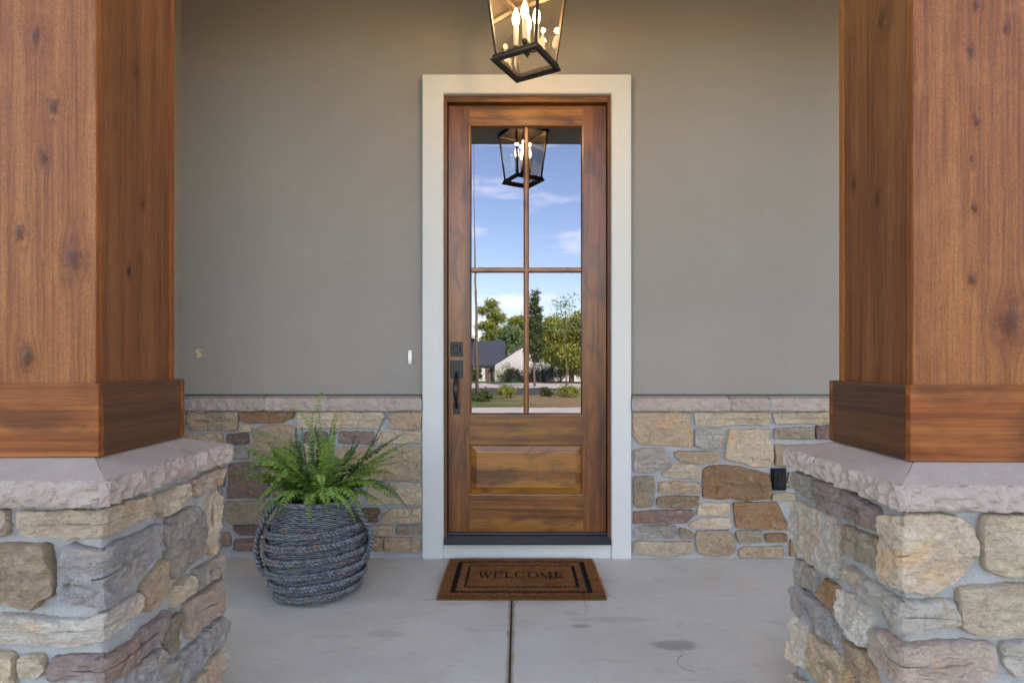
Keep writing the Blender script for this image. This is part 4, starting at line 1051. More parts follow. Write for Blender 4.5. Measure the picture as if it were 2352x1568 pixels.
rb.add([(-8, 1.28, 3.42), (8, 1.28, 3.42), (8, 6.0, 8.3), (-8, 6.0, 8.3), (-8, 11.6, 3.42), (8, 11.6, 3.42)],
       [(0, 1, 2, 3), (3, 2, 5, 4), (0, 3, 4), (1, 5, 2), (0, 4, 5, 1)])
rb.build("roof", M['roof'], house, HO)  # unseen roof mass, made high enough to keep the sun off the porch
MB().box(-8, 8, 1.25, 1.278, 3.2, 3.44).build("fascia", M['white_paint'], house, HO)
MB().box(-7.6, -2.3, 3.27, 11, -.2, 3.41).box(4.5, 7.6, 3.27, 11, -.2, 3.41).box(-2.3, 4.5, 7.05, 11, -.2, 3.41).build("house_body", M['stucco'], house, HO)  # unseen bulk of the house, closing off the sun below the roof

# mortar bed with a slightly rough face
def mortar_plane(x0, x1, z0, z1, y, name="mortar_bed"):
    b = MB(); nx, nz = int((x1 - x0) / .018), int((z1 - z0) / .018)
    for j in range(nz + 1):
        for i in range(nx + 1):
            x, z = x0 + (x1 - x0) * i / nx, z0 + (z1 - z0) * j / nz
            b.v.append((x, y + .0035 * noise.fractal(Vector((x * 16, z * 16, y)), 1, 2, 3), z))
    for j in range(nz):
        for i in range(nx):
            a = j * (nx + 1) + i
            b.f.append((a, a + 1, a + nx + 2, a + nx + 1))
    return b.build(name, M['mortar'], house, HO, smooth=True)


MY = 3.228
mortar_plane(-1.95, -.542, -.01, .90, MY)
mortar_plane(.641, 4.2, -.01, .90, MY)
for i, (c, p) in enumerate(WALL_STONES):
    stone_object(p, c, .017, lambda u, v, n: (u, MY - n, v), house, 100 + i, off=HO)
MB().box(-1.96, -1.9351, 2.30, 3.225, -.01, .90).build("mortar_bed", M['mortar'], house, HO)
for i, (c, p) in enumerate(SIDE_STONES):
    stone_object(p, c, .015, lambda u, v, n: (-1.9351 + n, u, v), house, 700 + i, off=HO)
for i, (a, b) in enumerate(((-1.87, -1.440), (-1.440, -1.075), (-1.075, -.549), (.647, 1.197), (1.197, 1.418), (1.418, 1.98), (1.98, 2.7), (2.7, 3.4), (3.4, 4.2))):
    cap_piece((a, 3.187), (b, 3.187), (a, 3.2485), (b, 3.2485), .842, .911, .9245, house, 31 + i, M['cap'], .010, HO)
cap_piece((-1.873, 2.3), (-1.873, 3.19), (-1.9349, 2.3), (-1.9349, 3.19), .842, .911, .9245, house, 41, M['cap'], .010, HO)
for xa, xb in ((-1.93, -.547), (.645, 4.2)):
    MB().box(xa, xb, 3.197, 3.247, .846, .906).build("joint_mortar", M['mortar'], house, HO)
# flaked spot in the stucco
M['flake'] = simple("bare_plaster", (.50, .38, .22), .9, .2, var=.2, vscale=60)
def blob(cx, cz, pts, y, th):
    n_ = len(pts)
    b = MB(); b.v = [(cx + px, y, cz + pz) for px, pz in pts] + [(cx + px * .92, y - th, cz + pz * .92) for px, pz in pts]
    b.f = [tuple(n_ + k for k in range(n_))[::-1]] + [(k, (k + 1) % n_, n_ + (k + 1) % n_, n_ + k) for k in range(n_)]
    return b
fx, fz = -1.836, 1.160
blob(fx, fz, [(-.019, .018), (-.012, .029), (0, .032), (.012, .031), (.014, .022), (.006, .016), (-.004, .013), (-.014, .012)], 3.2499, .0012).build("plaster_chip", M['flake'], house, HO)
blob(fx, fz, [(-.008, .011), (.004, .013), (.012, .008), (.024, .0), (.016, -.006), (.014, -.012), (.004, -.018), (-.003, -.022), (-.006, -.012), (-.011, -.004), (-.004, .002)], 3.2499, .0012).build("plaster_chip", M['flake'], house, HO)
hole = MB()
hole.v = [(fx + .004 + .0028 * math.cos(k * .7854), 3.2478, fz + .025 + .0028 * math.sin(k * .7854)) for k in range(8)]
hole.f = [tuple(range(8))]
hole.build("nail_hole", M['flash'], house, HO)

# ------------------------------------------------------------------ porch columns
def build_column(name, label, cx, cy, rz, m, dz, stones, seed, fk, sk):
    root = tag(empty(name, (cx, cy, 0), rz), label, "column", "stone and timber columns at the front of the porch")
    hm = .272
    # rough mortar core
    b = MB(); n_ = 46; nz = 62; ztop = .785 + dz
    per = []
    for s in range(4):
        for i in range(n_):
            t = -1 + 2 * i / n_
            per.append([(t, -1), (1, t), (-t, 1), (-1, -t)][s])
    for j in range(nz + 1):
        z = -.01 + (ztop + .01) * j / nz
        for (px, py) in per:
            k = hm + .0055 * noise.fractal(Vector((px * 4.5, py * 4.5, z * 17 + seed)), 1, 2, 4)
            r_ = max(abs(px), abs(py)); e = min(abs(px), abs(py))
            kk = k
            b.v.append((px * kk, py * kk, z))
    q = len(per)
    for j in range(nz):
        for i in range(q):
            b.f.append((j * q + i, j * q + (i + 1) % q, (j + 1) * q + (i + 1) % q, (j + 1) * q + i))
    b.f.append(tuple(nz * q + i for i in range(q)))
    b.build("mortar_core", M['mortar'], root, smooth=True)

    def bend(u, v, n):
        r_ = .010
        fr = Vector((.288 + min(u, 0), -(hm + n)))
        sd = Vector((hm + n, -.288 + max(u, 0)))
        t = max(0, min(1, (u + r_) / (2 * r_))); t = t * t * (3 - 2 * t)
        w = fr.lerp(sd, t)
        return (m * w.x, w.y, v)
    for i, (c, p) in enumerate(stones):
        stone_object(p, c, .021, bend, root, seed * 1000 + i, flip=(m < 0))
    # the two faces away from the camera: plain coursing
    rs = random.Random(seed)
    for face in range(2):
        z = .02
        while z < .70:
            h = rs.uniform(.08, .14); u = -.27
            while u < .2:
                w = min(rs.uniform(.14, .3), .27 - u)
                p = [(u, z), (u + w - .02, z + .004), (u + w - .02, z + h - .02), (u, z + h - .022)]
                if face == 0: fn = lambda a, v, n: (-a, hm + n, v)
                else: fn = lambda a, v, n: (-m * (hm + n), -a * m, v)
                stone_object(p, rs.choice('tcogmlwk'), .016, fn, root, rs.randrange(10 ** 6), flip=(face == 1 and False))
                u += w
            z += h
    # coping: sloped slabs with a split face, mitred at the corners
    C, T = .306, .20
    Tx = .212
    zb, zo, zi = .789 + dz, .843 + dz, .884 + dz
    X = lambda x: m * x
    kw = dict(zb=zb, zo=zo, zi=zi, parent=root, mat=M['cap'], amp=.015)
    cap_piece((X(-C), -C), (X(C), -C), (X(-Tx + .02), -T + .02), (X(Tx - .02), -T + .02), seed=seed + 1, gap=.0012, **kw)
    js = .10 if m > 0 else .12
    fr = (js + C) / (2 * C)
    jq = -T + .02 + (2 * T - .04) * fr
    cap_piece((X(C), -C), (X(C), js), (X(Tx - .02), -T + .02), (X(Tx - .02), jq), seed=seed + 2, gap=.0018, **kw)
    cap_piece((X(C), js), (X(C), C), (X(Tx - .02), jq), (X(Tx - .02), T - .02), seed=seed + 3, gap=.0018, **kw)
    cap_piece((X(C), C), (X(-C), C), (X(Tx - .02), T - .02), (X(-Tx + .02), T - .02), seed=seed + 4, gap=.0012, **kw)
    cap_piece((X(-C), C), (X(-C), -C), (X(-Tx + .02), T - .02), (X(-Tx + .02), -T + .02), seed=seed + 5, gap=.0012, **kw)
    b = MB()
    c2, t2 = C - .040, .16
    v = [(x * c2, y * c2, z) for z in (zb + .004, zo - .003) for x, y in ((-1, -1), (1, -1), (1, 1), (-1, 1))] + [(x * t2, y * t2, zi - .0035) for x, y in ((-1, -1), (1, -1), (1, 1), (-1, 1))]
    b.add(v, [(3, 2, 1, 0), (8, 9, 10, 11)] + [(r_ * 4 + k, r_ * 4 + (k + 1) % 4, r_ * 4 + 4 + (k + 1) % 4, r_ * 4 + 4 + k) for r_ in (0, 1) for k in range(4)])
    b.build("cap_bed", M['joint'], root)
    b = MB()
    xa, xb = .18, C - .010
    for yy in (js - .0024, js + .0024):
        b.v += [(X(xa), yy + (jq - js) , zb + .003), (X(xb), yy, zb + .003), (X(xb), yy, zo - .0025), (X(xa), yy + (jq - js), zi - .0025)]
    b.f = [(0, 1, 2, 3), (7, 6, 5, 4), (3, 2, 6, 7), (1, 5, 6, 2)]
    b.build("joint_mortar", M['joint'], root)
    # timber: wrapped post and base boards
    px, py = .188, .17
    zt0, zt1, ztop = zi + .0005, 1.066 + (dz * .4), 3.13
    wf = m_wood(name + "_front_cedar", 'z', *CED, knots=fk, plane='x', rough=.55, relief=.7, spec=.3, widemix=.55, saw=.6, fine=2.6, distort=.12, stretch=1.6)
    ws = m_wood(name + "_shaded_side_cedar", 'z', (.100, .030, .010), (.175, .057, .018), (.235, .085, .029), knots=sk, plane='y', rough=.55, relief=.6, spec=.35, widemix=.6, saw=.45, fine=2.2, distort=.15, stretch=1.6)  # same cedar as the front, darkened: the side faces' shade is in the colour
    wt = M['base_cedar']
    MB().box(-px, px, -py, -py + .024, zt0, ztop, .0025).build("post_board", wf, root)
    MB().box(-px, px, py - .024, py, zt0, ztop, .0025).build("post_board", wf, root)
    for s in (1, -1):
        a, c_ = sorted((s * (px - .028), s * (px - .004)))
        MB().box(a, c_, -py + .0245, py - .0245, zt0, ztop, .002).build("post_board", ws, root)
    tx, ty = .208, .19
    def twisted(x0, x1, y0, y1):
        return MB().box(x0, x1, y0, y1, zt0, zt1, .003)
    twisted(-tx, tx, -ty, -ty + .0195).build("base_board", wt, root)
    twisted(-tx, tx, ty - .0195, ty).build("base_board", wt, root)
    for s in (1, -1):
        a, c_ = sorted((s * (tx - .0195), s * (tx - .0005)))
        twisted(a, c_, -ty + .020, ty - .020).build("base_board", M['base_cedar_shaded'], root)
    return root


M['joint'] = simple("pale_joint_mortar", (.42, .40, .385), .95, .2, bump=.4, bscale=250)
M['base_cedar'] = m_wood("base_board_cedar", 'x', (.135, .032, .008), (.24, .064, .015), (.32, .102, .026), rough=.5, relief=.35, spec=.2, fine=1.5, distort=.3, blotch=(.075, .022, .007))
M['base_cedar_shaded'] = m_wood("base_board_cedar_shaded", 'y', (.045, .015, .006), (.078, .026, .009), (.11, .038, .013), rough=.42, relief=.5, spec=.5, fine=1.6, distort=.3)  # darker copy of the base board cedar, with side shade painted in
build_column("porch_column", "timber porch column on a stone pier, beside the potted fern", -1.249, 1.581, R(1.66), 1, 0.0, COLUMN_STONES_LEFT, 3,
             [(.041, 1.929, .016), (.086, 1.756, .016), (.057, 1.625, .012), (.001, 1.44, .016), (.136, 1.374, .023), (.017, 1.131, .018), (-.1, 1.7, .015), (-.12, 1.2, .02), (.05, 2.3, .018)],
             [(-.016, 1.927, .011), (.018, 1.568, .009), (-.038, 1.369, .012), (.06, 2.3, .012)])
build_column("porch_column", "timber porch column on a stone pier, nearest the black outlet cover", 1.1805, 1.5835, R(-1.2), -1, -.011, COLUMN_STONES_RIGHT, 5,
             [(-.049, 1.893, .011), (-.034, 1.719, .008), (-.04, 1.626, .009), (-.038, 1.505, .008), (-.045, 1.326, .010), (.052, 1.217, .030), (.04, 1.95, .010), (-.03, 2.011, .011)],
             [(-.02, 1.571, .014), (.101, 1.65, .014), (-.038, 2.055, .022)])

# ------------------------------------------------------------------ the entry door
M['door_v'] = m_wood("alder_upright", 'z', (.095, .025, .007), (.20, .061, .015), (.29, .100, .024), rough=.30, fine=1.2, distort=.35, blotch=(.045, .018, .012), relief=.12, spec=.5)
M['door_h'] = m_wood("alder_rail", 'x', (.11, .033, .007), (.24, .082, .015), (.35, .135, .026), rough=.30, fine=1.2, distort=.35, blotch=(.055, .021, .011), relief=.12, spec=.5)
M['jamb'] = m_wood("jamb_wood", 'z', (.075, .022, .007), (.15, .05, .015), (.20, .072, .02), rough=.4, relief=.1)
M['bronze'] = simple("dark_bronze_metal", (.014, .014, .016), .38, .5, metal=.3, var=.15)
M['sill_metal'] = simple("sill_anodised_metal", (.022, .021, .022), .4, .5, metal=.4, var=.2, vscale=40)
M['pane'] = m_glass("door_glass", .19, (.5, .52, .52), wave=.05, coat=(.78, .82, 1.0))
M['gap'] = simple("black_weatherstrip", (.012, .011, .010), .8)
door = tag(empty("front_door", (.053, 3.28, 0)), "brown wooden entry door with four glass panes in a pale surround", "door")
DO = (.053, 3.28, 0)
def dbox(name, mat, x0, x1, y0, y1, z0, z1, bev=.002, parent=door):
    return MB().box(x0, x1, y0, y1, z0, z1, bev).build(name, mat, parent, DO)
# surround
sb = MB()
ol = [(-.543, 0), (-.425, 0), (-.425, 2.639), (.531, 2.639), (.531, 0), (.642, 0), (.642, 2.747), (-.543, 2.747)]
sb.v = [(x, 3.209, z) for x, z in ol] + [(x, 3.30, z) for x, z in ol]
sb.f = [(0, 1, 2, 7), (2, 3, 6, 7), (3, 4, 5, 6)] + [(k, 8 + k, 8 + (k + 1) % 8, (k + 1) % 8) for k in range(8)]
so_ = sb.build("surround", M['trim'], door, DO)
bm = bmesh.new(); bm.from_mesh(so_.data); bmesh.ops.recalc_face_normals(bm, faces=bm.faces[:])
bmesh.ops.bevel(bm, geom=[e for e in bm.edges if e.calc_face_angle(0) > 1.0], offset=.004, segments=2, affect='EDGES'); bm.to_mesh(so_.data); bm.free()
dbox("riser", M['trim'], -.4245, .5305, 3.222, 3.34, 0, .0885, .003)
# jambs
dbox("jamb", M['jamb'], -.4245, -.4085, 3.246, 3.40, .078, 2.6375, .002)
dbox("jamb", M['jamb'], .5145, .5305, 3.246, 3.40, .078, 2.6375, .002)
dbox("jamb", M['door_h'], -.408, .514, 3.246, 3.40, 2.6075, 2.6375, .002)
dbox("weatherstrip", M['gap'], -.4083, -.4005, 3.296, 3.34, .09, 2.607, 0)
dbox("weatherstrip", M['gap'], .5065, .5143, 3.296, 3.34, .09, 2.607, 0)
dbox("weatherstrip", M['gap'], -.40, .506, 3.296, 3.34, 2.5985, 2.607, 0)
# leaf
y0, y1 = 3.28, 3.325
XL, XA, XB, XR = -.4035, -.283, .378, .5095
dbox("stile", M['door_v'], XL, XA - .0004, y0, y1, .134, 2.6, .0012)
dbox("stile", M['door_v'], XB + .0004, XR, y0, y1, .134, 2.6, .0012)
dbox("rail", M['door_h'], XA, XB, y0, y1, 2.490, 2.6, .0012)
dbox("rail", M['door_h'], XA, XB, y0, y1, .640, .808, .0012)
dbox("rail", M['door_h'], XA, XB, y0, y1, .134, .346, .0012)
GZ0, GZ1 = .808, 2.490
# glazing beads with a sloped profile, muntins
def bead(xa, za, xb, zb, inx, inz, w=.012, name="bead", mat='door_h'):
    """moulding along an edge of the opening, sloping in towards the glass"""
    b = MB(); n_ = []
    for (x, z) in ((xa, za), (xb, zb)):
        n_.append([(x, y0 + .0005, z), (x + inx * w * .45, y0 + .002, z + inz * w * .45), (x + inx * w, y0 + .016, z + inz * w), (x + inx * w, y0 + .030, z + inz * w), (x, y0 + .030, z)])
    if inx:  # mitre
        for p in (0, 1):
            s = 1 if p == 0 else -1
            for k, f in enumerate((0, .45, 1, 1, 0)):
                q = n_[p][k]; n_[p][k] = (q[0], q[1], q[2] + s * w * f)
    else:
        for p in (0, 1):
            s = 1 if p == 0 else -1
            for k, f in enumerate((0, .45, 1, 1, 0)):
                q = n_[p][k]; n_[p][k] = (q[0] + s * w * f, q[1], q[2])
    b.add(n_[0] + n_[1], [(k, (k + 1) % 5, 5 + (k + 1) % 5, 5 + k) for k in range(5)])
    o = b.build(name, M[mat], door, DO)
    bm = bmesh.new(); bm.from_mesh(o.data); bmesh.ops.recalc_face_normals(bm, faces=bm.faces[:]); bm.to_mesh(o.data); bm.free()
    return o
bead(XA, GZ0, XA, GZ1, 1, 0, mat='door_v'); bead(XB, GZ0, XB, GZ1, -1, 0, mat='door_v')
bead(XA, GZ0, XB, GZ0, 0, 1); bead(XA, GZ1, XB, GZ1, 0, -1)
mx, mz = .0475, 1.652
def muntin(vertical):
    prof = [(-.016, .022), (-.012, .010), (-.007, .004), (.007, .004), (.012, .010), (.016, .022)]
    b = MB()
    ends = ((GZ0 + .012, GZ1 - .012) if vertical else (XA + .012, XB - .012))
    for e in ends:
        for (a, d) in prof:
            b.v.append((mx + a, y0 + d, e) if vertical else (e, y0 + d + .0006, mz + a))
    b.f = [(k, k + 1, 6 + k + 1, 6 + k) for k in range(5)]
    b.build("muntin", M['door_v'] if vertical else M['door_h'], door, DO)
muntin(True); muntin(False)
for (xa, xb) in ((XA + .008, mx), (mx, XB - .008)):
    for (za, zb) in ((GZ0 + .008, mz), (mz, GZ1 - .008)):
        b = MB(); y = 3.302
        b.add([(xa, y, za), (xb, y, za), (xb, y, zb), (xa, y, zb)], [(0, 1, 2, 3)])
        b.build("pane", M['pane'], door, DO)
# raised panel
bead(XA, .346, XA, .640, 1, 0, .010, mat='door_v'); bead(XB, .346, XB, .640, -1, 0, .010, mat='door_v')
bead(XA, .346, XB, .346, 0, 1, .010); bead(XA, .640, XB, .640, 0, -1, .010)
pb = MB()
def rect(a, y): return [(XA + a, y, .346 + a), (XB - a, y, .346 + a), (XB - a, y, .640 - a), (XA + a, y, .640 - a)]
for a, y in ((.006, y0 + .020), (.013, y0 + .018), (.040, y0 + .0095), (.0405, y0 + .003), (.046, y0 + .002)): pb.v += rect(a, y)
pb.f = [(r_ * 4 + k, r_ * 4 + (k + 1) % 4, r_ * 4 + 4 + (k + 1) % 4, r_ * 4 + 4 + k) for r_ in range(4) for k in range(4)] + [(16, 17, 18, 19)]
pb.build("panel", M['door_h'], door, DO)
# threshold: ribbed sloping sill
prof = [(3.33, .133), (3.276, .131), (3.272, .122), (3.262, .1195)]
for k in range(7):
    ya = 3.258 - k * .0095
    za = .1155 - k * .0030
    prof += [(ya, za), (ya - .0028, za + .0022), (ya - .0062, za + .0010), (ya - .0078, za - .0024)]
prof += [(3.186, .0935), (3.183, .0895), (3.33, .0895)]
b = MB()
for x in (-.4175, .5235):
    b.v += [(x, y, z) for y, z in prof]
n_ = len(prof)
b.f = [(k, (k + 1) % n_, n_ + (k + 1) % n_, n_ + k) for k in range(n_)] + [tuple(range(n_)), tuple(n_ + k for k in range(n_))[::-1]]
o = b.build("threshold", M['sill_metal'], door, DO)
bm = bmesh.new(); bm.from_mesh(o.data); bmesh.ops.recalc_face_normals(bm, faces=bm.faces[:]); bm.to_mesh(o.data); bm.free()
# hardware
hx = -.356
def disc(name, r_, xa, za, ya, yb, parent, mat, n=28, prof=None):
    b = MB(); pr = prof or [(r_, 0), (r_, .8), (r_ * .93, 1.0)]
    for (k, h) in pr:
        b.v += [(xa + k * math.cos(2 * math.pi * i / n), ya + (yb - ya) * h, za + k * math.sin(2 * math.pi * i / n)) for i in range(n)]
    for j in range(len(pr) - 1):
        b.f += [(j * n + i, j * n + (i + 1) % n, (j + 1) * n + (i + 1) % n, (j + 1) * n + i) for i in range(n)]
    b.f.append(tuple((len(pr) - 1) * n + i for i in range(n)))
    return b.build(name, mat, parent, DO, smooth=False)
db = dbox("deadbolt", M['bronze'], hx - .0355, hx + .0355, 3.2725, 3.28, 1.150, 1.234, .0025)
disc("lock_ring", .0255, hx, 1.1915, 3.2725, 3.260, db, M['bronze'], prof=[(.0255, 0), (.0255, .5), (.0235, 1), (.0195, .95), (.0185, .55), (.0, .55)])
disc("lock_core", .0085, hx, 1.188, 3.2665, 3.2625, db, M['sill_metal'])
hs = dbox("handle_set", M['bronze'], hx - .0355, hx + .0355, 3.2725, 3.28, 1.024, 1.127, .0025)
b = MB()
b.tube([(hx, 3.274, 1.058), (hx, 3.262, 1.060), (hx, 3.247, 1.058), (hx, 3.240, 1.052)], [.006, .010, .014, .009], 12, flat=.45)
b.build("thumb_latch", M['bronze'], hs, DO, smooth=True)
b = MB()
pts = []; rad = []
for i in range(25):
    t = i / 24
    z = 1.046 - t * (1.046 - .852)
    y = 3.276 - .056 * math.sin(math.pi * min(1, t * 1.0)) ** .75
    pts.append((hx, y, z)); rad.append(.0085 + .0070 * math.sin(math.pi * min(1, t * 1.25)) ** 1.2 * (1 if t < .8 else .6))
b.tube(pts, rad, 14, flat=.62, ref=(0, 1, 0.02))
b.build("grip", M['bronze'], hs, DO, smooth=True)
dbox("foot_plate", M['bronze'], hx - .019, hx + .019, 3.2735, 3.28, .817, .880, .002, hs)
disc("screw", .0045, hx, .860, 3.2735, 3.270, hs, M['sill_metal'], 12)

# ------------------------------------------------------------------ small fittings on the wall
M['bell_white'] = simple("white_plastic", (.80, .80, .80), .35, .5, var=.02)
bell = tag(empty("doorbell", (-.619, 3.25, 1.145)), "small white doorbell button on the stucco left of the door", "doorbell")
b = MB(); n_ = 9
for i in range(n_):
    t = -1 + 2 * i / (n_ - 1)
    zz = t * .0385
    w = .0125 - .0035 * t * t
    d = .016 - .006 * t * t
    b.v += [(-w * .9, 0, zz), (-w, -.004, zz), (-w * .75, -d, zz), (w * .75, -d, zz), (w, -.004, zz), (w * .9, 0, zz)]
b.f = [(i * 6 + k, i * 6 + k + 1, i * 6 + 7 + k, i * 6 + 6 + k) for i in range(n_ - 1) for k in range(5)] + [tuple(range(6))[::-1], tuple((n_ - 1) * 6 + k for k in range(6))]
b.build("case", M['bell_white'], bell)
b = MB(); b.box(-.0055, .0055, -.0178, -.012, -.002, .014, .0015); b.build("button", M['bell_white'], bell)
for z in (-.029, .030):
    b = MB(); b.v = [(.0022 * math.cos(k * .7854), -.0135, z + .0022 * math.sin(k * .7854)) for k in range(8)]; b.f = [tuple(range(8))[::-1]]
    b.build("screw", M['sill_metal'], bell)

M['black_plastic'] = simple("black_plastic", (.005, .005, .0055), .6, .25, var=.2)
out = tag(empty("outlet_cover", (1.479, 3.228, .452)), "black weatherproof outlet cover set in the stone wainscot", "outlet")
MB().box(-.041, .041, -.022, .0, -.062, .062, .003).build("back_plate", M['black_plastic'], out)
lid = MB().box(-.035, .035, -.034, -.0225, -.052, .056, .004).build("lid", M['black_plastic'], out)
b = MB(); b.add([(-.012, -.0345, .034), (.012, -.0345, .034), (.022, -.0345, -.046), (-.022, -.0345, -.046), (-.008, -.039, .030), (.008, -.039, .030), (.014, -.041, -.04), (-.014, -.041, -.04)],
                [(4, 7, 6, 5), (0, 4, 5, 1), (1, 5, 6, 2), (2, 6, 7, 3), (3, 7, 4, 0)])
b.build("finger_ridge", M['black_plastic'], lid)
MB().box(-.022, .022, -.0385, -.0345, .043, .052, .001).build("hinge", M['black_plastic'], lid)

# ------------------------------------------------------------------ hanging lantern
M['iron'] = simple("dark_bronze_iron", (.034, .026, .020), .5, .4, metal=.3, var=.2, vscale=30)
M['candle'] = simple("candle_sleeve", (.40, .36, .29), .5, .4, var=.02)
M['bulb_lit'] = m_emit("lit_bulb", (1.0, .78, .48), 3.2)
M['bulb_lit'].cycles.emission_sampling = 'NONE'
M['lamp_glass'] = m_glass("lantern_glass", .02, (.97, .97, .95))
lan = tag(empty("hanging_lantern", (.036, 2.49, 2.417), R(-29)), "dark iron lantern with lit candle bulbs hanging in front of the door", "lantern")
B0, B1 = .096, .128                       # half width at the foot and at the top of the glass
HB = .345
def frame_ring(half, wid, z0, z1, lip=0.0, step=True):
    b = MB(); o_, i_ = half, half - wid
    secs = [(o_, z0 + .004), (o_, z0 + .010), (o_ - .006, z0 + .016), (o_ - .007, z1), (i_, z1), (i_, z0 + .010), (i_ + .006, z0 + .004), (i_ + .009, z0), (o_ - .004, z0)] if step else [(o_, z0), (o_, z1), (i_, z1), (i_, z0)]
    n_ = len(secs)
    for sx_, sy_ in ((-1, -1), (1, -1), (1, 1), (-1, 1)):
        b.v += [(sx_ * r_, sy_ * r_, z) for r_, z in secs]
    b.f = [(c * n_ + k, c * n_ + (k + 1) % n_, ((c + 1) % 4) * n_ + (k + 1) % n_, ((c + 1) % 4) * n_ + k) for c in range(4) for k in range(n_)]
    return b
o = frame_ring(.115, .028, 0, .028).build("foot_frame", M['iron'], lan)
frame_ring(B1 + .012, .026, HB, HB + .022).build("top_frame", M['iron'], lan)
for sx_, sy_ in ((-1, -1), (1, -1), (1, 1), (-1, 1)):
    b = MB(); w = .0052
    for (h, z) in ((B0, .028), (B1, HB + .002)):
        b.v += [(sx_ * h - w, sy_ * h - w, z), (sx_ * h + w, sy_ * h - w, z), (sx_ * h + w, sy_ * h + w, z), (sx_ * h - w, sy_ * h + w, z)]
    b.f = [(k, (k + 1) % 4, 4 + (k + 1) % 4, 4 + k) for k in range(4)] + [(3, 2, 1, 0), (4, 5, 6, 7)]
    b.build("corner_bar", M['iron'], lan)
for k in range(4):
    a = k * math.pi / 2
    rot = Matrix.Rotation(a, 3, 'Z')
    b = MB()
    f0, f1 = B0 - .0066, B1 - .0066
    b.v = [tuple(rot @ Vector(p)) for p in ((-f0, -B0, .0305), (f0, -B0, .0305), (f1, -B1, HB - .0005), (-f1, -B1, HB - .0005))]
    b.f = [(0, 1, 2, 3)]
    b.build("pane", M['lamp_glass'], lan)
# roof, neck, loop, stem and ceiling canopy
b = MB()
for h, z in ((B1 + .016, HB + .0225), (B1 + .006, HB + .032), (.045, HB + .125), (.030, HB + .130), (.030, HB + .150)):
    b.v += [(-h, -h, z), (h, -h, z), (h, h, z), (-h, h, z)]
b.f = [(r_ * 4 + k, r_ * 4 + (k + 1) % 4, r_ * 4 + 4 + (k + 1) % 4, r_ * 4 + 4 + k) for r_ in range(4) for k in range(4)] + [(16, 17, 18, 19), (3, 2, 1, 0)]
b.build("roof", M['iron'], lan)
zc = 3.36 - 2.417
MB().tube([(0, 0, HB + .15), (0, 0, zc - .02)], .008, 12).build("stem", M['iron'], lan, smooth=True)
MB().lathe([(.065, 0), (.065, -.008), (.05, -.018), (.02, -.024)], 28, 0, 0, zc - .0005).build("ceiling_canopy", M['iron'], lan, smooth=True)
# candle cluster
b = MB(); b.tube([(0, 0, .048), (0, 0, HB + .03)], .0042, 10); b.lathe([(.004, -.012), (.007, -.008), (.014, 0), (.014, .045), (.008, .052)], 16, 0, 0, .060)
b.build("centre_rod", M['iron'], lan, smooth=True)
for k in range(4):
    a = R(20) + k * math.pi / 2
    x, y = .046 * math.cos(a), .046 * math.sin(a)
    arm = MB().tube([(x * .2, y * .2, .072), (x * .6, y * .6, .060), (x * .95, y * .95, .064), (x, y, .080)], .0042, 8).lathe([(.004, -.012), (.011, -.004), (.0125, .004), (.0125, .010)], 16, x, y, .082)
    arm = arm.build("arm", M['iron'], lan, smooth=True)
    can = MB().lathe([(.0108, 0), (.0112, .002), (.0112, .085), (.0095, .088)], 18, x, y, .0925).build("candle", M['candle'], lan, smooth=True)
    MB().lathe([(.0075, 0), (.0105, .006), (.0155, .020), (.0168, .032), (.0145, .048), (.009, .064), (.004, .076), (.0008, .082)], 18, x, y, .180).build("bulb", M['bulb_lit'], can, smooth=True)
    ld = bpy.data.lights.new("candle_glow", 'POINT')          # the bulb's own light
    ld.energy = .42
    ld.color = (1.0, .70, .36)
    ld.shadow_soft_size = .012
    lo = bpy.data.objects.new("candle_glow", ld)
    col.objects.link(lo); lo.parent = lan; lo.location = (x, y, .280)

# ------------------------------------------------------------------ woven basket
def m_wicker():
    t = NT("dark_wicker")
    p = t.n("TexCoord").outputs["Object"]
    a = t.noise(t.vmath('MULTIPLY', p, (1, 1, 3)), 34, 4, .6)
    c = t.mix(t.ramp(a, .3, .7), (.036, .038, .046), (.15, .158, .185))
    f = t.noise(t.vmath('ADD', p, (3, 7, 1)), 46, 3, .6)
    c = t.mix(t.math('MULTIPLY', t.ramp(f, .60, .68), .85), c, (.26, .11, .04))
    g = t.noise(p, 130, 3)
    c = t.mix(t.math('MULTIPLY', t.ramp(g, .55, .8), .35), c, (.24, .255, .29))
    return t.principled(c, .29, t.bump(t.noise(p, 230, 3), .4, .002), .5)


M['wicker'] = m_wicker()
BX, BY = -.978, 2.765
basket = tag(empty("basket", (BX, BY, 0)), "round dark woven basket with braided bands and two side handles", "basket")
PROF = [(-.01, .160), (0, .168), (.02, .184), (.06, .205), (.12, .223), (.18, .231), (.24, .231), (.30, .222), (.34, .207), (.39, .187), (.44, .176)]
def br(z):
    z = z / 1.06
    for (a, ra), (b_, rb_) in zip(PROF, PROF[1:]):
        if a <= z <= b_: return ra + (rb_ - ra) * (z - a) / (b_ - a)
    return PROF[-1][1]
b = MB()
SEG, ST = 150, 46
rows = 52
for j in range(rows):
    z = .006 + j * .0086
    pts = []
    for i in range(SEG):
        th = 2 * math.pi * i / SEG
        zz = z + .002 * noise.noise(Vector((math.cos(th) * 3, math.sin(th) * 3, z * 40)))
        r_ = br(z) - .009 + .0024 * math.cos(ST / 2 * th + j * math.pi) + .0015 * noise.noise(Vector((math.cos(th) * 6, math.sin(th) * 6, z * 50)))
        pts.append((r_ * math.cos(th), r_ * math.sin(th), zz))
    b.tube(pts, .0050, 5, closed=True, flat=.95)
b.build("weave", M['wicker'], basket, smooth=True)
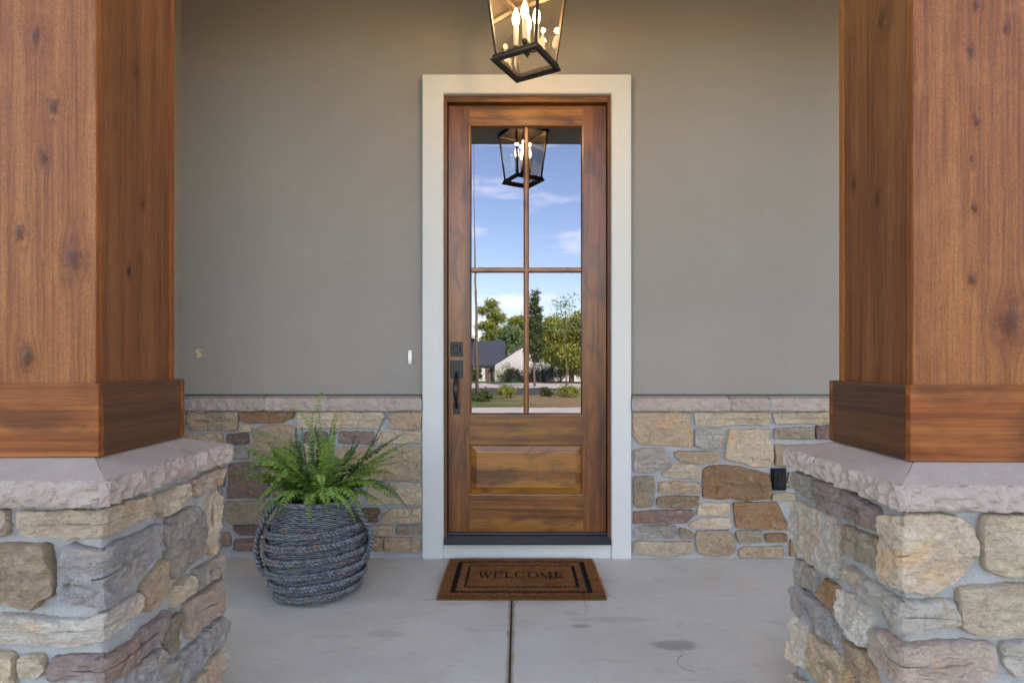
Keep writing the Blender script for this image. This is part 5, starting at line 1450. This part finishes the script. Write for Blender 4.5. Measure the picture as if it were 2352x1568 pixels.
def braid(z0, amp, rad, name, tilt=.020, out=.0095, n_=24):
    b = MB(); seg = n_ * 9
    ph = rnd.uniform(0, 6)
    for k in range(3):
        pts = []
        for i in range(seg):
            th = 2 * math.pi * i / seg
            a = n_ * th / 1.0 * (1) + 2 * math.pi * k / 3 + ph
            zc_ = z0 + tilt * math.cos(th + .5) + .003 * noise.noise(Vector((math.cos(th) * 4, math.sin(th) * 4, z0 * 30)))
            z = zc_ + amp * math.sin(a)
            r_ = br(max(0, zc_)) + out + .0055 * math.sin(2 * a)
            pts.append((r_ * math.cos(th), r_ * math.sin(th), max(z, .004)))
        b.tube(pts, rad, 8, closed=True, flat=1.25)
    return b.build(name, M['wicker'], basket, smooth=True)
for z0 in (.032, .087, .146, .210, .271, .324):
    braid(z0, .0108, .0056, "braided_band", .016)
braid(.455, .007, .0055, "rim", .0, .0, 30)
M['potting'] = simple("potting_soil", (.03, .022, .016), .95, .1, var=.5, vscale=60, bump=.8, bscale=120)
b = MB(); b.lathe([(.17, -.02), (.165, .0), (.06, .012), (.005, .014)], 40, 0, 0, .415)
b.build("liner", M['potting'], basket, smooth=True)
def rope(ctrl, name):
    C_ = [Vector(p) for p in ctrl]
    P = []
    for i in range(len(C_) - 1):                              # Catmull-Rom through the points
        p0, p1, p2, p3 = C_[max(0, i - 1)], C_[i], C_[i + 1], C_[min(len(C_) - 1, i + 2)]
        for j in range(14):
            t = j / 14
            P.append(.5 * ((2 * p1) + (-p0 + p2) * t + (2 * p0 - 5 * p1 + 4 * p2 - p3) * t * t + (-p0 + 3 * p1 - 3 * p2 + p3) * t ** 3))
    b = MB()
    for k in range(2):
        pts = []
        for i in range(len(P)):
            t = (P[min(i + 1, len(P) - 1)] - P[max(i - 1, 0)]).normalized()
            x = t.cross(Vector((0, 1, 0))).normalized(); y = x.cross(t)
            a = i * .62 + k * math.pi
            pts.append(P[i] + x * .0075 * math.cos(a) + y * .0075 * math.sin(a))
        b.tube(pts, .0085, 7)
    return b.build(name, M['wicker'], basket, smooth=True)
rope([(-.176, -.05, .445), (-.208, -.065, .41), (-.240, -.075, .34), (-.262, -.075, .275), (-.262, -.08, .21), (-.243, -.085, .15), (-.215, -.10, .12)], "handle")
rope([(.170, -.06, .445), (.208, -.06, .415), (.252, -.055, .345), (.272, -.05, .29), (.266, -.045, .235), (.246, -.04, .19), (.226, -.04, .17)], "handle")

# ------------------------------------------------------------------ fern
M['fern'] = m_leaf("fern_leaf", (.075, .16, .026), (.25, .36, .075), .38, .3)
M['fern_pale'] = m_leaf("fern_leaf_pale", (.13, .26, .045), (.25, .40, .10), .38, .28)
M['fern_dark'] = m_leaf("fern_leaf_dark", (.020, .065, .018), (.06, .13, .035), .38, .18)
fern = tag(empty("fern", (BX, BY, .42)), "green fern with arching fronds growing in the woven basket", "fern")
def frond(tip, ctrl, wid, mat, seed, base=None, pairs=None, curl=0.0):
    wid *= 1.14
    rs = random.Random(seed)
    a0 = Vector(base if base else (rs.uniform(-.07, .07), rs.uniform(-.07, .05), 0))
    tip, ctrl = Vector((tip[0] * 1.16, tip[1], tip[2] * 1.14)), Vector((ctrl[0] * 1.14, ctrl[1], ctrl[2] * 1.18))
    n_ = 26
    P = []
    for i in range(n_ + 1):
        t = i / n_
        P.append(a0 * (1 - t) ** 2 + ctrl * 2 * t * (1 - t) + tip * t * t)
    L = sum((P[i + 1] - P[i]).length for i in range(n_))
    b = MB()
    b.tube(P, [.0026 * (1 - .75 * i / n_) for i in range(n_ + 1)], 4)
    pairs = pairs or int(L / .0132)
    roll = rs.uniform(-.35, .35)
    for k in range(pairs):
        t = .12 + .88 * (k + .5) / pairs
        f = t * n_; i = min(int(f), n_ - 1)
        p = P[i].lerp(P[i + 1], f - i)
        tan = (P[i + 1] - P[i]).normalized()
        side = tan.cross(Vector((0, 0, 1)))
        if side.length < .05: side = Vector((1, 0, 0))
        side.normalize()
        side = Matrix.Rotation(roll, 3, tan) @ side
        nrm = side.cross(tan).normalized()
        prof = min(1, (t - .06) * 6) * (1 - ((t - .3) / .72) ** 2 if t > .3 else 1)
        ll = wid * max(.12, prof) * rs.uniform(.86, 1.1)
        for s in (-1, 1):
            d = (side * s + tan * rs.uniform(.22, .42) + nrm * rs.uniform(-.35, .05)).normalized()
            q = d.cross(nrm).normalized() * (.0060 * min(1, ll / .03))
            dn = nrm * (-.15 * ll)
            pts = [p, p + d * ll * .35 + q + nrm * .001, p + d * ll * .35 - q + nrm * .001, p + d * ll * .35 + nrm * -.0012, p + d * ll * .75 + q * .8 + dn * .4, p + d * ll * .75 - q * .8 + dn * .4, p + d * ll + dn]
            b.add(pts, [(0, 1, 3), (0, 3, 2), (1, 4, 3), (3, 5, 2), (3, 4, 6), (3, 6, 5)])
    return b.build("frond", mat, fern)
FR = [  # tip, control point, leaflet length, tone
 ((-.40, -.02, .125), (-.20, -.02, .19), .034, 0), ((-.355, .04, .255), (-.20, .03, .20), .036, 0), ((-.33, -.06, .19), (-.17, -.05, .22), .034, 0),
 ((-.31, -.10, .10), (-.17, -.08, .20), .036, 0), ((-.26, -.14, .13), (-.13, -.10, .24), .036, 0), ((-.20, -.17, .03), (-.12, -.13, .19), .032, 0),
 ((-.15, -.19, .01), (-.09, -.14, .16), .032, 1), ((-.10, -.20, -.005), (-.05, -.15, .17), .032, 0), ((.02, -.21, .01), (.02, -.15, .15), .034, 0),
 ((.10, -.20, .0), (.07, -.15, .18), .034, 0), ((.215, -.20, -.05), (.14, -.15, .17), .030, 1), ((.24, -.19, -.02), (.15, -.12, .19), .030, 0),
 ((.40, -.06, -.03), (.27, -.06, .23), .032, 2), ((.36, -.10, .02), (.20, -.09, .22), .032, 0), ((.425, -.02, .245), (.20, -.02, .19), .038, 0),
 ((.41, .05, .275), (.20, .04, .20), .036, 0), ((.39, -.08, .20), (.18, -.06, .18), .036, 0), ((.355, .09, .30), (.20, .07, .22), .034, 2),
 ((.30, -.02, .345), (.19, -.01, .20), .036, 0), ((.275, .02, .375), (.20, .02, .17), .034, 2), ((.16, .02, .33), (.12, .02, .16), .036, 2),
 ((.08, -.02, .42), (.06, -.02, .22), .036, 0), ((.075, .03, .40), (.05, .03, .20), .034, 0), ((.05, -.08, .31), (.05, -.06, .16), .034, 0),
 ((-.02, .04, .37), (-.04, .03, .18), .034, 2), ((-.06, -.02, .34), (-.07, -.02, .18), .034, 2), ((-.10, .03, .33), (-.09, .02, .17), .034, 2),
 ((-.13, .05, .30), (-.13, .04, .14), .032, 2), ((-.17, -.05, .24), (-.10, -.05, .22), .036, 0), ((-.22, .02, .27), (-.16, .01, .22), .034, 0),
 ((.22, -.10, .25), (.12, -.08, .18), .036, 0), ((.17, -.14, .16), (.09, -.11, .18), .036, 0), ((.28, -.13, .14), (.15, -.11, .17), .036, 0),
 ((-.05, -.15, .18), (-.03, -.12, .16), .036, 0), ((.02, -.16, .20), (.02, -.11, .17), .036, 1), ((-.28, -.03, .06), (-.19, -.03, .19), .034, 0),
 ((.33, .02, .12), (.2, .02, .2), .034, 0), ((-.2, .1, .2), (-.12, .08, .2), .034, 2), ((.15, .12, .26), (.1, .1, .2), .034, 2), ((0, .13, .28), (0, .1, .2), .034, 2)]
for i, (tp, ct, w, k) in enumerate(FR):
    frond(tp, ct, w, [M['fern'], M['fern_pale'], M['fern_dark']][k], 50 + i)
rf = random.Random(8)
for i in range(26):
    a = rf.uniform(math.pi * .95, math.pi * 2.05) if i < 18 else rf.uniform(0, math.pi)
    L_ = rf.uniform(.24, .40); e = rf.uniform(.02, .55) if i % 3 else rf.uniform(.5, 1.0)
    dx, dy = math.cos(a) * L_ * math.cos(e), math.sin(a) * L_ * math.cos(e) * .7
    hz = L_ * math.sin(e)
    frond((dx, dy, hz * .8 - (.05 if i % 3 else .01)), (dx * .5, dy * .5, hz * .8 + .12), rf.uniform(.030, .039), [M['fern'], M['fern'], M['fern_pale'], M['fern_dark']][i % 4], 300 + i)
# the thin, pale arching fronds above the rest
for i, (tp, ct) in enumerate((((.05, -.02, .44), (-.03, -.02, .60)), ((-.345, .0, .22), (-.22, .0, .46)), ((-.29, .02, .20), (-.19, .02, .44)), ((-.185, .02, .40), (-.01, .02, .47)), ((.01, -.02, .50), (-.05, -.02, .28)))):
    frond(tp, ct, .016, M['fern_pale'], 150 + i, pairs=26)

# ------------------------------------------------------------------ doormat
def m_coir(name, c, d):
    t = NT(name)
    r_ = t.n("NewGeometry").outputs["Random Per Island"]
    p = t.n("TexCoord").outputs["Object"]
    c_ = t.mix(r_, d, c)
    c_ = t.mix(t.math('MULTIPLY', t.ramp(t.noise(p, 9, 3), .45, .7), .4), c_, [x * .6 for x in d])
    return t.principled(c_, .9, None, .2)


M['coir'] = m_coir("coir", (.42, .165, .058), (.19, .07, .024))
M['coir_black'] = m_coir("black_dyed_coir", (.022, .018, .018), (.006, .006, .007))
M['coir_ink'] = m_coir("faded_black_coir", (.035, .024, .018), (.010, .008, .008))
mat_ = tag(empty("doormat", (.017, 2.92, 0)), "brown coir doormat lettered WELCOME inside a double black border", "doormat")
MW, MD = .400, .268
MB().box(-MW + .003, MW - .003, -MD + .003, MD - .003, .0005, .0115, .002).build("backing", simple("mat_backing", (.10, .05, .022), .95, .1, var=.3, vscale=80), mat_)
def seg_d(px, py, s):
    x0, y0_, x1, y1_, w = s
    dx, dy = x1 - x0, y1_ - y0_
    L2 = dx * dx + dy * dy
    t = np.clip(((px - x0) * dx + (py - y0_) * dy) / L2, 0, 1)
    return np.hypot(px - x0 - t * dx, py - y0_ - t * dy) < w / 2
LETTER = {
 'W': [(.02, 1, .28, 0, .17), (.28, 0, .52, .9, .08), (.46, 1, .74, 0, .17), (.74, 0, 1.0, 1, .08), (-.07, 1, .15, 1, .06), (.40, 1, .60, 1, .06), (.90, 1, 1.09, 1, .06)],
 'E': [(.2, 0, .2, 1, .20), (.05, .03, .80, .03, .15), (.05, .98, .76, .98, .12), (.2, .52, .6, .52, .11), (.78, 0, .82, .22, .07), (.74, 1, .76, .8, .07), (.6, .42, .6, .62, .06)],
 'L': [(.2, 0, .2, 1, .20), (.05, .03, .78, .03, .15), (.05, 1, .36, 1, .07), (.76, 0, .80, .25, .07)],
 'M': [(.14, 0, .14, 1, .09), (.14, 1, .5, .05, .17), (.5, .05, .86, 1, .08), (.88, 0, .88, 1, .18), (.0, 0, .28, 0, .06), (.74, 0, 1.02, 0, .06), (.0, 1, .16, 1, .06), (.86, 1, 1.02, 1, .06)],
}
def letter_mask(ch, u, v):
    m_ = np.zeros_like(u, bool)
    if ch in LETTER:
        for s in LETTER[ch]: m_ |= seg_d(u, v, s)
        return m_
    du, dv = (u - .5) / .50, (v - .5) / .53
    r1 = np.hypot(du, dv)
    r2 = np.hypot((u - .5) / .31, dv / .86)
    m_ = (r1 < 1) & (r2 > 1)
    if ch == 'C':
        m_ &= ~((u > .72) & (v > .27) & (v < .76))
        m_ |= seg_d(u, v, (.86, .72, .86, .98, .07))
    return m_
def fibres(N, seed):
    g = np.random.default_rng(seed)
    x = g.uniform(-MW, MW, N); y = g.uniform(-MD, MD, N)
    return x, y, g
N = 88000
fx_, fy_, g = fibres(N, 5)
ax_, ay_ = np.abs(fx_), np.abs(fy_)
wob = .002 * np.sin(fx_ * 90) + .0015 * np.sin(fy_ * 110 + 1)
def band(o, w, wx): return (((ax_ < MW - o + wob) & (ay_ < MD - o + wob)) & ~((ax_ < MW - o - wx + wob) & (ay_ < MD - o - w + wob)))
outer = band(.056, .016, .027)
inner = band(.116, .011, .015)
ink = np.zeros(N, bool)
word = "WELCOME"
widths = {'W': 1.12, 'E': .86, 'L': .82, 'C': .98, 'O': 1.02, 'M': 1.08}
tot = sum(widths[c_] for c_ in word) + .10 * 6
LH = .078; LW = .44 / tot
x0_ = -.2175 - .003
cy_ = .012
for c_ in word:
    u = (fx_ - x0_) / LW / 1.0 + 0
    v = (fy_ - (cy_ - LH / 2)) / LH
    ok = (u > -.12) & (u < widths[c_] + .12)
    ink |= ok & letter_mask(c_, u - (widths[c_] - 1.0) * .5 if c_ in 'COW' else u, v)
    x0_ += (widths[c_] + .10) * LW
def pile(mask, name, mat, parent):
    x, y = fx_[mask], fy_[mask]; n_ = len(x)
    gg = np.random.default_rng(len(name))
    L = gg.uniform(.008, .0135, n_)
    an = gg.uniform(0, 2 * np.pi, n_); ln = gg.uniform(.1, .75, n_)
    edge = np.maximum(np.abs(x) / MW, 0) ** 8, np.maximum(np.abs(y) / MD, 0) ** 8
    dx = np.cos(an) * L * ln + np.sign(x) * edge[0] * .008
    dy = np.sin(an) * L * ln + np.sign(y) * edge[1] * .008
    wa = gg.uniform(0, np.pi, n_); w = .0011
    z0 = .0105; z1 = z0 + L * np.sqrt(np.clip(1 - ln * ln, .2, 1)) - (edge[0] + edge[1]) * .006
    V = np.empty((n_, 3, 3))
    V[:, 0] = np.stack([x - np.cos(wa) * w, y - np.sin(wa) * w, np.full(n_, z0)], 1)
    V[:, 1] = np.stack([x + np.cos(wa) * w, y + np.sin(wa) * w, np.full(n_, z0)], 1)
    V[:, 2] = np.stack([x + dx, y + dy, z1], 1)
    me = bpy.data.meshes.new(name)
    me.vertices.add(n_ * 3); me.vertices.foreach_set("co", V.reshape(-1))
    me.loops.add(n_ * 3); me.loops.foreach_set("vertex_index", np.arange(n_ * 3, dtype=np.int32))
    me.polygons.add(n_); me.polygons.foreach_set("loop_start", np.arange(0, n_ * 3, 3, dtype=np.int32))
    me.update(calc_edges=True); me.validate()
    me.materials.append(mat)
    o = bpy.data.objects.new(name, me); col.objects.link(o); o.parent = parent; o["kind"] = "stuff"
    return o
pile(~(outer | inner | ink), "coir_pile", M['coir'], mat_)
pile(outer, "border_stripe", M['coir_black'], mat_)
pile(inner, "border_stripe", M['coir_black'], mat_)
pile(ink, "lettering", M['coir_ink'], mat_)

# ------------------------------------------------------------------ dry pine needles blown onto the porch
M['needle'] = simple("dry_pine_needle", (.20, .125, .06), .7, .3, var=.3, vscale=30)
def needle(pts, label):
    C_ = [Vector((x, y, z)) for x, y, z in pts]
    o0 = C_[0].copy()
    P = []
    for i in range(len(C_) - 1):
        p0, p1, p2, p3 = C_[max(0, i - 1)], C_[i], C_[i + 1], C_[min(len(C_) - 1, i + 2)]
        for j in range(8):
            t = j / 8
            P.append(.5 * ((2 * p1) + (-p0 + p2) * t + (2 * p0 - 5 * p1 + 4 * p2 - p3) * t * t + (-p0 + 3 * p1 - 3 * p2 + p3) * t ** 3) - o0)
    P.append(C_[-1] - o0)
    o = MB().tube(P, [.0011 * (1 - .6 * i / len(P)) for i in range(len(P))], 5).build("pine_needle", M['needle'], None, smooth=True)
    o.location = o0
    tag(o, label, "pine needle", "dry pine needles on the porch")
def fl(px, py, z=.0016):
    Y = (1.12 - z) * 1300 / (py - 830); return ((px - 1190) / 1300 * Y, Y, z)
needle([fl(972, 1377), fl(1000, 1375), fl(1030, 1372)], "straight dry pine needle on the concrete at the mat's front left corner")
needle([fl(1186, 1383), fl(1198, 1372), fl(1206, 1366, .004), fl(1232, 1362, .03)], "bent dry pine needle lying over the mat edge at the floor joint")
needle([fl(1392, 1360, .012), fl(1402, 1368), fl(1418, 1373)], "dry pine needle curling off the mat's front right corner")
needle([fl(1342, 1376), fl(1344, 1388), fl(1349, 1396), fl(1343, 1412)], "wavy dry pine needle on the concrete below the end of WELCOME")
needle([fl(1567, 1503), fl(1556, 1515), fl(1566, 1532), fl(1597, 1542)], "hooked dark pine needle alone on the open concrete at right")
needle([fl(545, 1280), fl(552, 1278), fl(560, 1274, .004)], "short dark pine needle on the floor at the foot of the stone wall")

# ------------------------------------------------------------------ across the street, as the door glass mirrors it
M['siding'] = simple("white_siding", (.43, .445, .45), .7, .3, var=.05)
M['metal_roof'] = simple("blue_grey_metal_roof", (.045, .052, .075), .4, .5, var=.1)
M['far_door'] = simple("dark_brown_door", (.08, .055, .045), .7)  # one even dark brown for the far house door
HY = -78.0
far = tag(empty("far_house", (0, HY, gz(HY))), "low white house with a dark metal roof across the street", "house")
FO = (0, HY, gz(HY))
zb_ = gz(HY) - .1
MB().box(-6.0, -2.9, HY - 7, HY, zb_, .62).build("wall", M['siding'], far, FO)
MB().add([(-3.4, HY + 1.5, zb_), (5.2, HY + 1.5, zb_), (5.2, HY + 1.5, .62), (.9, HY + 1.5, 3.3), (-3.4, HY + 1.5, .62), (-3.4, HY - 7, zb_), (5.2, HY - 7, zb_), (5.2, HY - 7, .62), (.9, HY - 7, 3.3), (-3.4, HY - 7, .62)],
         [(0, 1, 2, 3, 4), (9, 8, 7, 6, 5), (0, 4, 9, 5), (1, 6, 7, 2), (2, 7, 8, 3), (3, 8, 9, 4)]).build("gable_wall", M['siding'], far, FO)
MB().box(5.2, 13, HY - 6, HY, zb_, .62).build("wall", M['siding'], far, FO)
MB().add([(-7.0, HY + .7, .55), (-2.0, HY + .7, .55), (-2.0, HY - 3.5, 4.2), (-7.0, HY - 3.5, 4.2), (-7.0, HY - 8, .55), (-2.0, HY - 8, .55), (-7.0, HY + .7, .72), (-2.0, HY + .7, .72), (-2.0, HY - 3.5, 4.37), (-7.0, HY - 3.5, 4.37), (-7.0, HY - 8, .72), (-2.0, HY - 8, .72)],
         [(6, 7, 8, 9), (9, 8, 11, 10), (0, 1, 7, 6), (1, 2, 8, 7), (0, 6, 9, 3), (3, 9, 10, 4), (2, 5, 11, 8), (0, 3, 2, 1), (3, 4, 5, 2)]).build("roof", M['metal_roof'], far, FO)
MB().add([(-3.7, HY + 1.8, .50), (.9, HY + 1.8, 3.42), (5.5, HY + 1.8, .50), (-3.7, HY + 1.8, .68), (.9, HY + 1.8, 3.62), (5.5, HY + 1.8, .68), (-3.7, HY - 7.2, .50), (.9, HY - 7.2, 3.42), (5.5, HY - 7.2, .50), (-3.7, HY - 7.2, .68), (.9, HY - 7.2, 3.62), (5.5, HY - 7.2, .68)],
         [(0, 1, 4, 3), (1, 2, 5, 4), (3, 4, 10, 9), (4, 5, 11, 10), (0, 6, 7, 1), (1, 7, 8, 2), (0, 3, 9, 6), (2, 8, 11, 5), (6, 9, 10, 7), (7, 10, 11, 8)]).build("gable_roof", M['metal_roof'], far, FO)
MB().add([(5.2, HY + .4, .52), (13.4, HY + .4, .52), (13.4, HY - 3, 2.2), (5.2, HY - 3, 2.2), (5.2, HY + .4, .68), (13.4, HY + .4, .68), (13.4, HY - 3, 2.4), (5.2, HY - 3, 2.4)],
         [(0, 1, 5, 4), (4, 5, 6, 7), (1, 2, 6, 5), (0, 4, 7, 3), (2, 3, 7, 6)]).build("wing_roof", M['metal_roof'], far, FO)
MB().box(-4.9, -3.75, HY - .2, HY + .02, zb_, .25).build("door", M['far_door'], far, FO)
for zz in range(11):
    z = zb_ + .2 + zz * .27
    hw = 4.25 if z < .55 else max(.3, 4.3 * (3.3 - z) / 2.68)
    MB().box(.9 - hw, .9 + hw, HY + 1.502, HY + 1.53, z, z + .018).build("lap_board", M['siding'], far, FO)

M['bark'] = simple("grey_brown_bark", (.14, .105, .075), .95, .2, var=.35, vscale=5)
M['leaf_a'] = m_leaf("yellow_green_leaves", (.15, .19, .035), (.33, .36, .08), .6, .4)
M['leaf_b'] = m_leaf("dark_green_leaves", (.03, .06, .018), (.09, .13, .04), .6, .25)
M['leaf_c'] = m_leaf("blue_green_leaves", (.08, .16, .06), (.19, .30, .12), .6, .4)
def leaves(centres, per, spread, size, seed, z_stretch=.7):
    rs = np.random.default_rng(seed)
    n_ = len(centres) * per
    c = np.repeat(np.array(centres), per, 0)
    p = c + rs.normal(0, 1, (n_, 3)) * np.array([spread, spread, spread * z_stretch])
    a = rs.normal(0, 1, (n_, 3)); a /= np.linalg.norm(a, axis=1)[:, None]
    q = np.cross(a, rs.normal(0, 1, (n_, 3))); q /= np.linalg.norm(q, axis=1)[:, None]
    s = size * rs.uniform(.6, 1.3, (n_, 1))
    V = np.stack([p - a * s, p + q * s * .45, p + a * s, p - q * s * .45], 1).reshape(-1, 3)
    return [tuple(v) for v in V], [(4 * i, 4 * i + 1, 4 * i + 2, 4 * i + 3) for i in range(n_)]
def tree(name, label, x, y, h, blobs, mat, per, spread, size, seed, trunk_r=.2, cat="tree", group=None, density=1.0):
    rs = random.Random(seed)
    z0 = gz(y)
    root = tag(empty(name, (x, y, z0)), label, cat, group)
    t = MB(); P = [(0, 0, -.2)]
    for i in range(1, 7):
        P.append((rs.uniform(-.012, .012) * h, rs.uniform(-.012, .012) * h, h * .92 * i / 6))
    t.tube(P, [trunk_r * (1.15 - i / 6) for i in range(7)], 8)
    cs = []
    for (bx, by, bz, rx, rz_, n_) in blobs:
        for k in range(int(n_ * density)):
            a, b_ = rs.uniform(0, 2 * math.pi), math.acos(rs.uniform(-1, 1))
            r_ = rs.uniform(.35, 1.0) ** .5
            cs.append((bx + rx * r_ * math.sin(b_) * math.cos(a), by + rx * r_ * math.sin(b_) * math.sin(a), bz + rz_ * r_ * math.cos(b_)))
        t.tube([(0, 0, max(.3, bz * .6)), (bx * .5, by * .5, bz * .85), (bx, by, bz)], [trunk_r * .4, trunk_r * .28, trunk_r * .1], 6)
    t.build("trunk", M['bark'], root, smooth=True)
    v, f = leaves(cs, per, spread, size, seed)
    b = MB(); b.v, b.f = v, f
    b.build("crown", mat, root)
    return root
T_ = 6.6
def tx_(px, y): return (px - 1190) / 1300 * (T_ - y)
def tz_(py, y): return 1.12 - (py - 830) / 1300 * (T_ - y) - gz(y)
y = -100
h = tz_(682, y)
tree("pine_tree", "tall yellow green pine behind the metal roof across the street", tx_(1130, y), y, h,
     [(0, 0, h * .92, 1.4, .5, 9), (-.8, 0, h * .82, 2.0, .6, 14), (1.3, 0, h * .74, 2.2, .6, 14), (-1.0, 0, h * .64, 2.4, .7, 16), (.8, 0, h * .54, 2.6, .7, 16), (-.4, 0, h * .45, 2.4, .7, 14), (3.8, 0, h * .70, 1.6, .4, 8)], M['leaf_a'], 90, .45, .22, 1, .35)
tree("broadleaf_tree", "blue green tree beside the tall pine across the street", tx_(1172, y + 5), y + 5, tz_(730, y + 5), [(0, 0, 7, 2.0, 2.2, 34), (0, 0, 4.5, 2.0, 2, 20)], M['leaf_c'], 90, .5, .25, 2, .25)
tree("broadleaf_tree", "yellow green tree standing over the white gable across the street", tx_(1196, y), y, tz_(700, y), [(0, 0, 9.5, 1.8, 2.0, 30), (.5, 0, 6.5, 2.2, 2.2, 30)], M['leaf_a'], 90, .5, .25, 3, .25)
y = -50
tree("narrow_tree", "narrow dark tree with a thin open top at the street edge", tx_(1228, y), y, tz_(655, y),
     [(0, 0, tz_(680, y), .35, .6, 7), (0, 0, tz_(715, y), .6, .9, 18), (0, 0, tz_(755, y), .8, 1.4, 40), (0, 0, tz_(800, y), .9, 1.5, 40)], M['leaf_b'], 60, .22, .13, 4, .12)
tree("oak_tree", "broad green oak filling the right of the view across the street", tx_(1312, y - 14), y - 14, tz_(715, y - 14),
     [(-2.4, 0, 5.6, 2.6, 2.2, 74), (1.8, 0, 6.4, 2.8, 2.6, 84), (-.4, 0, 3.8, 3.4, 1.7, 70), (2.5, 0, 2.6, 2.8, 1.6, 46)], M['leaf_a'], 115, .5, .20, 5, .3)
tree("young_tree", "slender young tree with sparse leaves near the kerb", tx_(1300, -40), -40, tz_(665, -40),
     [(0, 0, tz_(690, -40), 1.2, .5, 7), (.4, 0, tz_(715, -40), 1.4, .5, 9), (-.3, 0, tz_(745, -40), 1.3, .5, 9)], M['leaf_c'], 22, .3, .11, 6, .06)
for i, (px, yy, hh) in enumerate(((1062, -112, 9), (1250, -104, 11), (1345, -108, 10), (1420, -112, 12), (980, -108, 12), (1500, -104, 11), (880, -104, 10), (770, -110, 12), (640, -106, 11), (1610, -110, 12), (1740, -106, 10))):
    tree("broadleaf_tree", ["round green tree at the far left of the far tree line", "green tree right of the white gable in the far tree line", "green tree behind the oak in the far tree line", "tall green tree beyond the oak in the far tree line",
         "tall tree beyond the left end of the far house", "green tree at the right of the far tree line, past the oak", "rounded tree well left of the far house", "tall dark tree far left of the far house", "last tree at the left end of the far tree line", "blue green tree far right of the oak", "last green tree at the right end of the far tree line"][i], tx_(px, yy), yy, hh,
         [(0, 0, hh * .66, 2.8, hh * .3, 50), (0, 0, hh * .36, 3, hh * .22, 30)], [M['leaf_b'], M['leaf_a'], M['leaf_c']][i % 3], 80, .6, .3, 20 + i, .3)
def shrub(label, px, y, w, h, mat, seed):
    z0 = gz(y)
    root = tag(empty("shrub", (tx_(px, y), y, z0)), label, "shrub", "shrubs in the front yards")
    rs = random.Random(seed)
    cs = []; t = MB()
    for k in range(20):
        a = rs.uniform(0, 6.28); r_ = rs.uniform(0, 1) ** .5
        c = (w * .42 * r_ * math.cos(a), w * .42 * r_ * math.sin(a), h * rs.uniform(.3, .95) * (1 - .35 * r_))
        cs.append(c)
        if k < 9: t.tube([(c[0] * .1, c[1] * .1, -.05), (c[0] * .6, c[1] * .6, c[2] * .5), c], [.03 * h, .018 * h, .006 * h], 5)
    t.build("stem", M['bark'], root)
    v, f = leaves(cs, 75, w * .11, .05 + .025 * h, seed)
    b = MB(); b.v, b.f = v, f
    b.build("foliage", mat, root)
shrub("round shrub beside the far house door", 1165, -72, 3.2, 2.9, M['leaf_a'], 1)
shrub("clipped shrub in front of the white gable", 1205, -72.5, 4.2, 2.0, M['leaf_c'], 2)
shrub("dark shrub right of the white gable", 1246, -72, 4.2, 3.0, M['leaf_b'], 3)
shrub("tall shrub by the wing of the far house", 1286, -72, 3.6, 3.2, M['leaf_a'], 4)
shrub("low shrub against the far house at the left", 1094, -72, 1.4, 2.6, M['leaf_b'], 5)
shrub("bright green shrub on the near lawn", 1165, -21, .95, .65, M['leaf_a'], 6)
shrub("small grey green shrub on the pine straw", 1256, -24, .75, .55, M['leaf_b'], 7)
shrub("wide yellow green shrub on the pine straw", 1304, -22, 1.2, .6, M['leaf_a'], 8)
shrub("low dark shrub in the shade by the front walk", 1110, -15, .9, .4, M['leaf_b'], 9)
yp = -34
pole = tag(MB().tube([(tx_(1096, yp), yp, gz(yp) - .3), (tx_(1094, yp), yp, 4.5), (tx_(1090, yp), yp, 10.5), (tx_(1088, yp), yp, 17.5)], [.13, .09, .035, .018], 10).build("utility_pole", M['bark'], None, smooth=True),
           "tall thin wooden pole at the left edge of the street view", "pole")
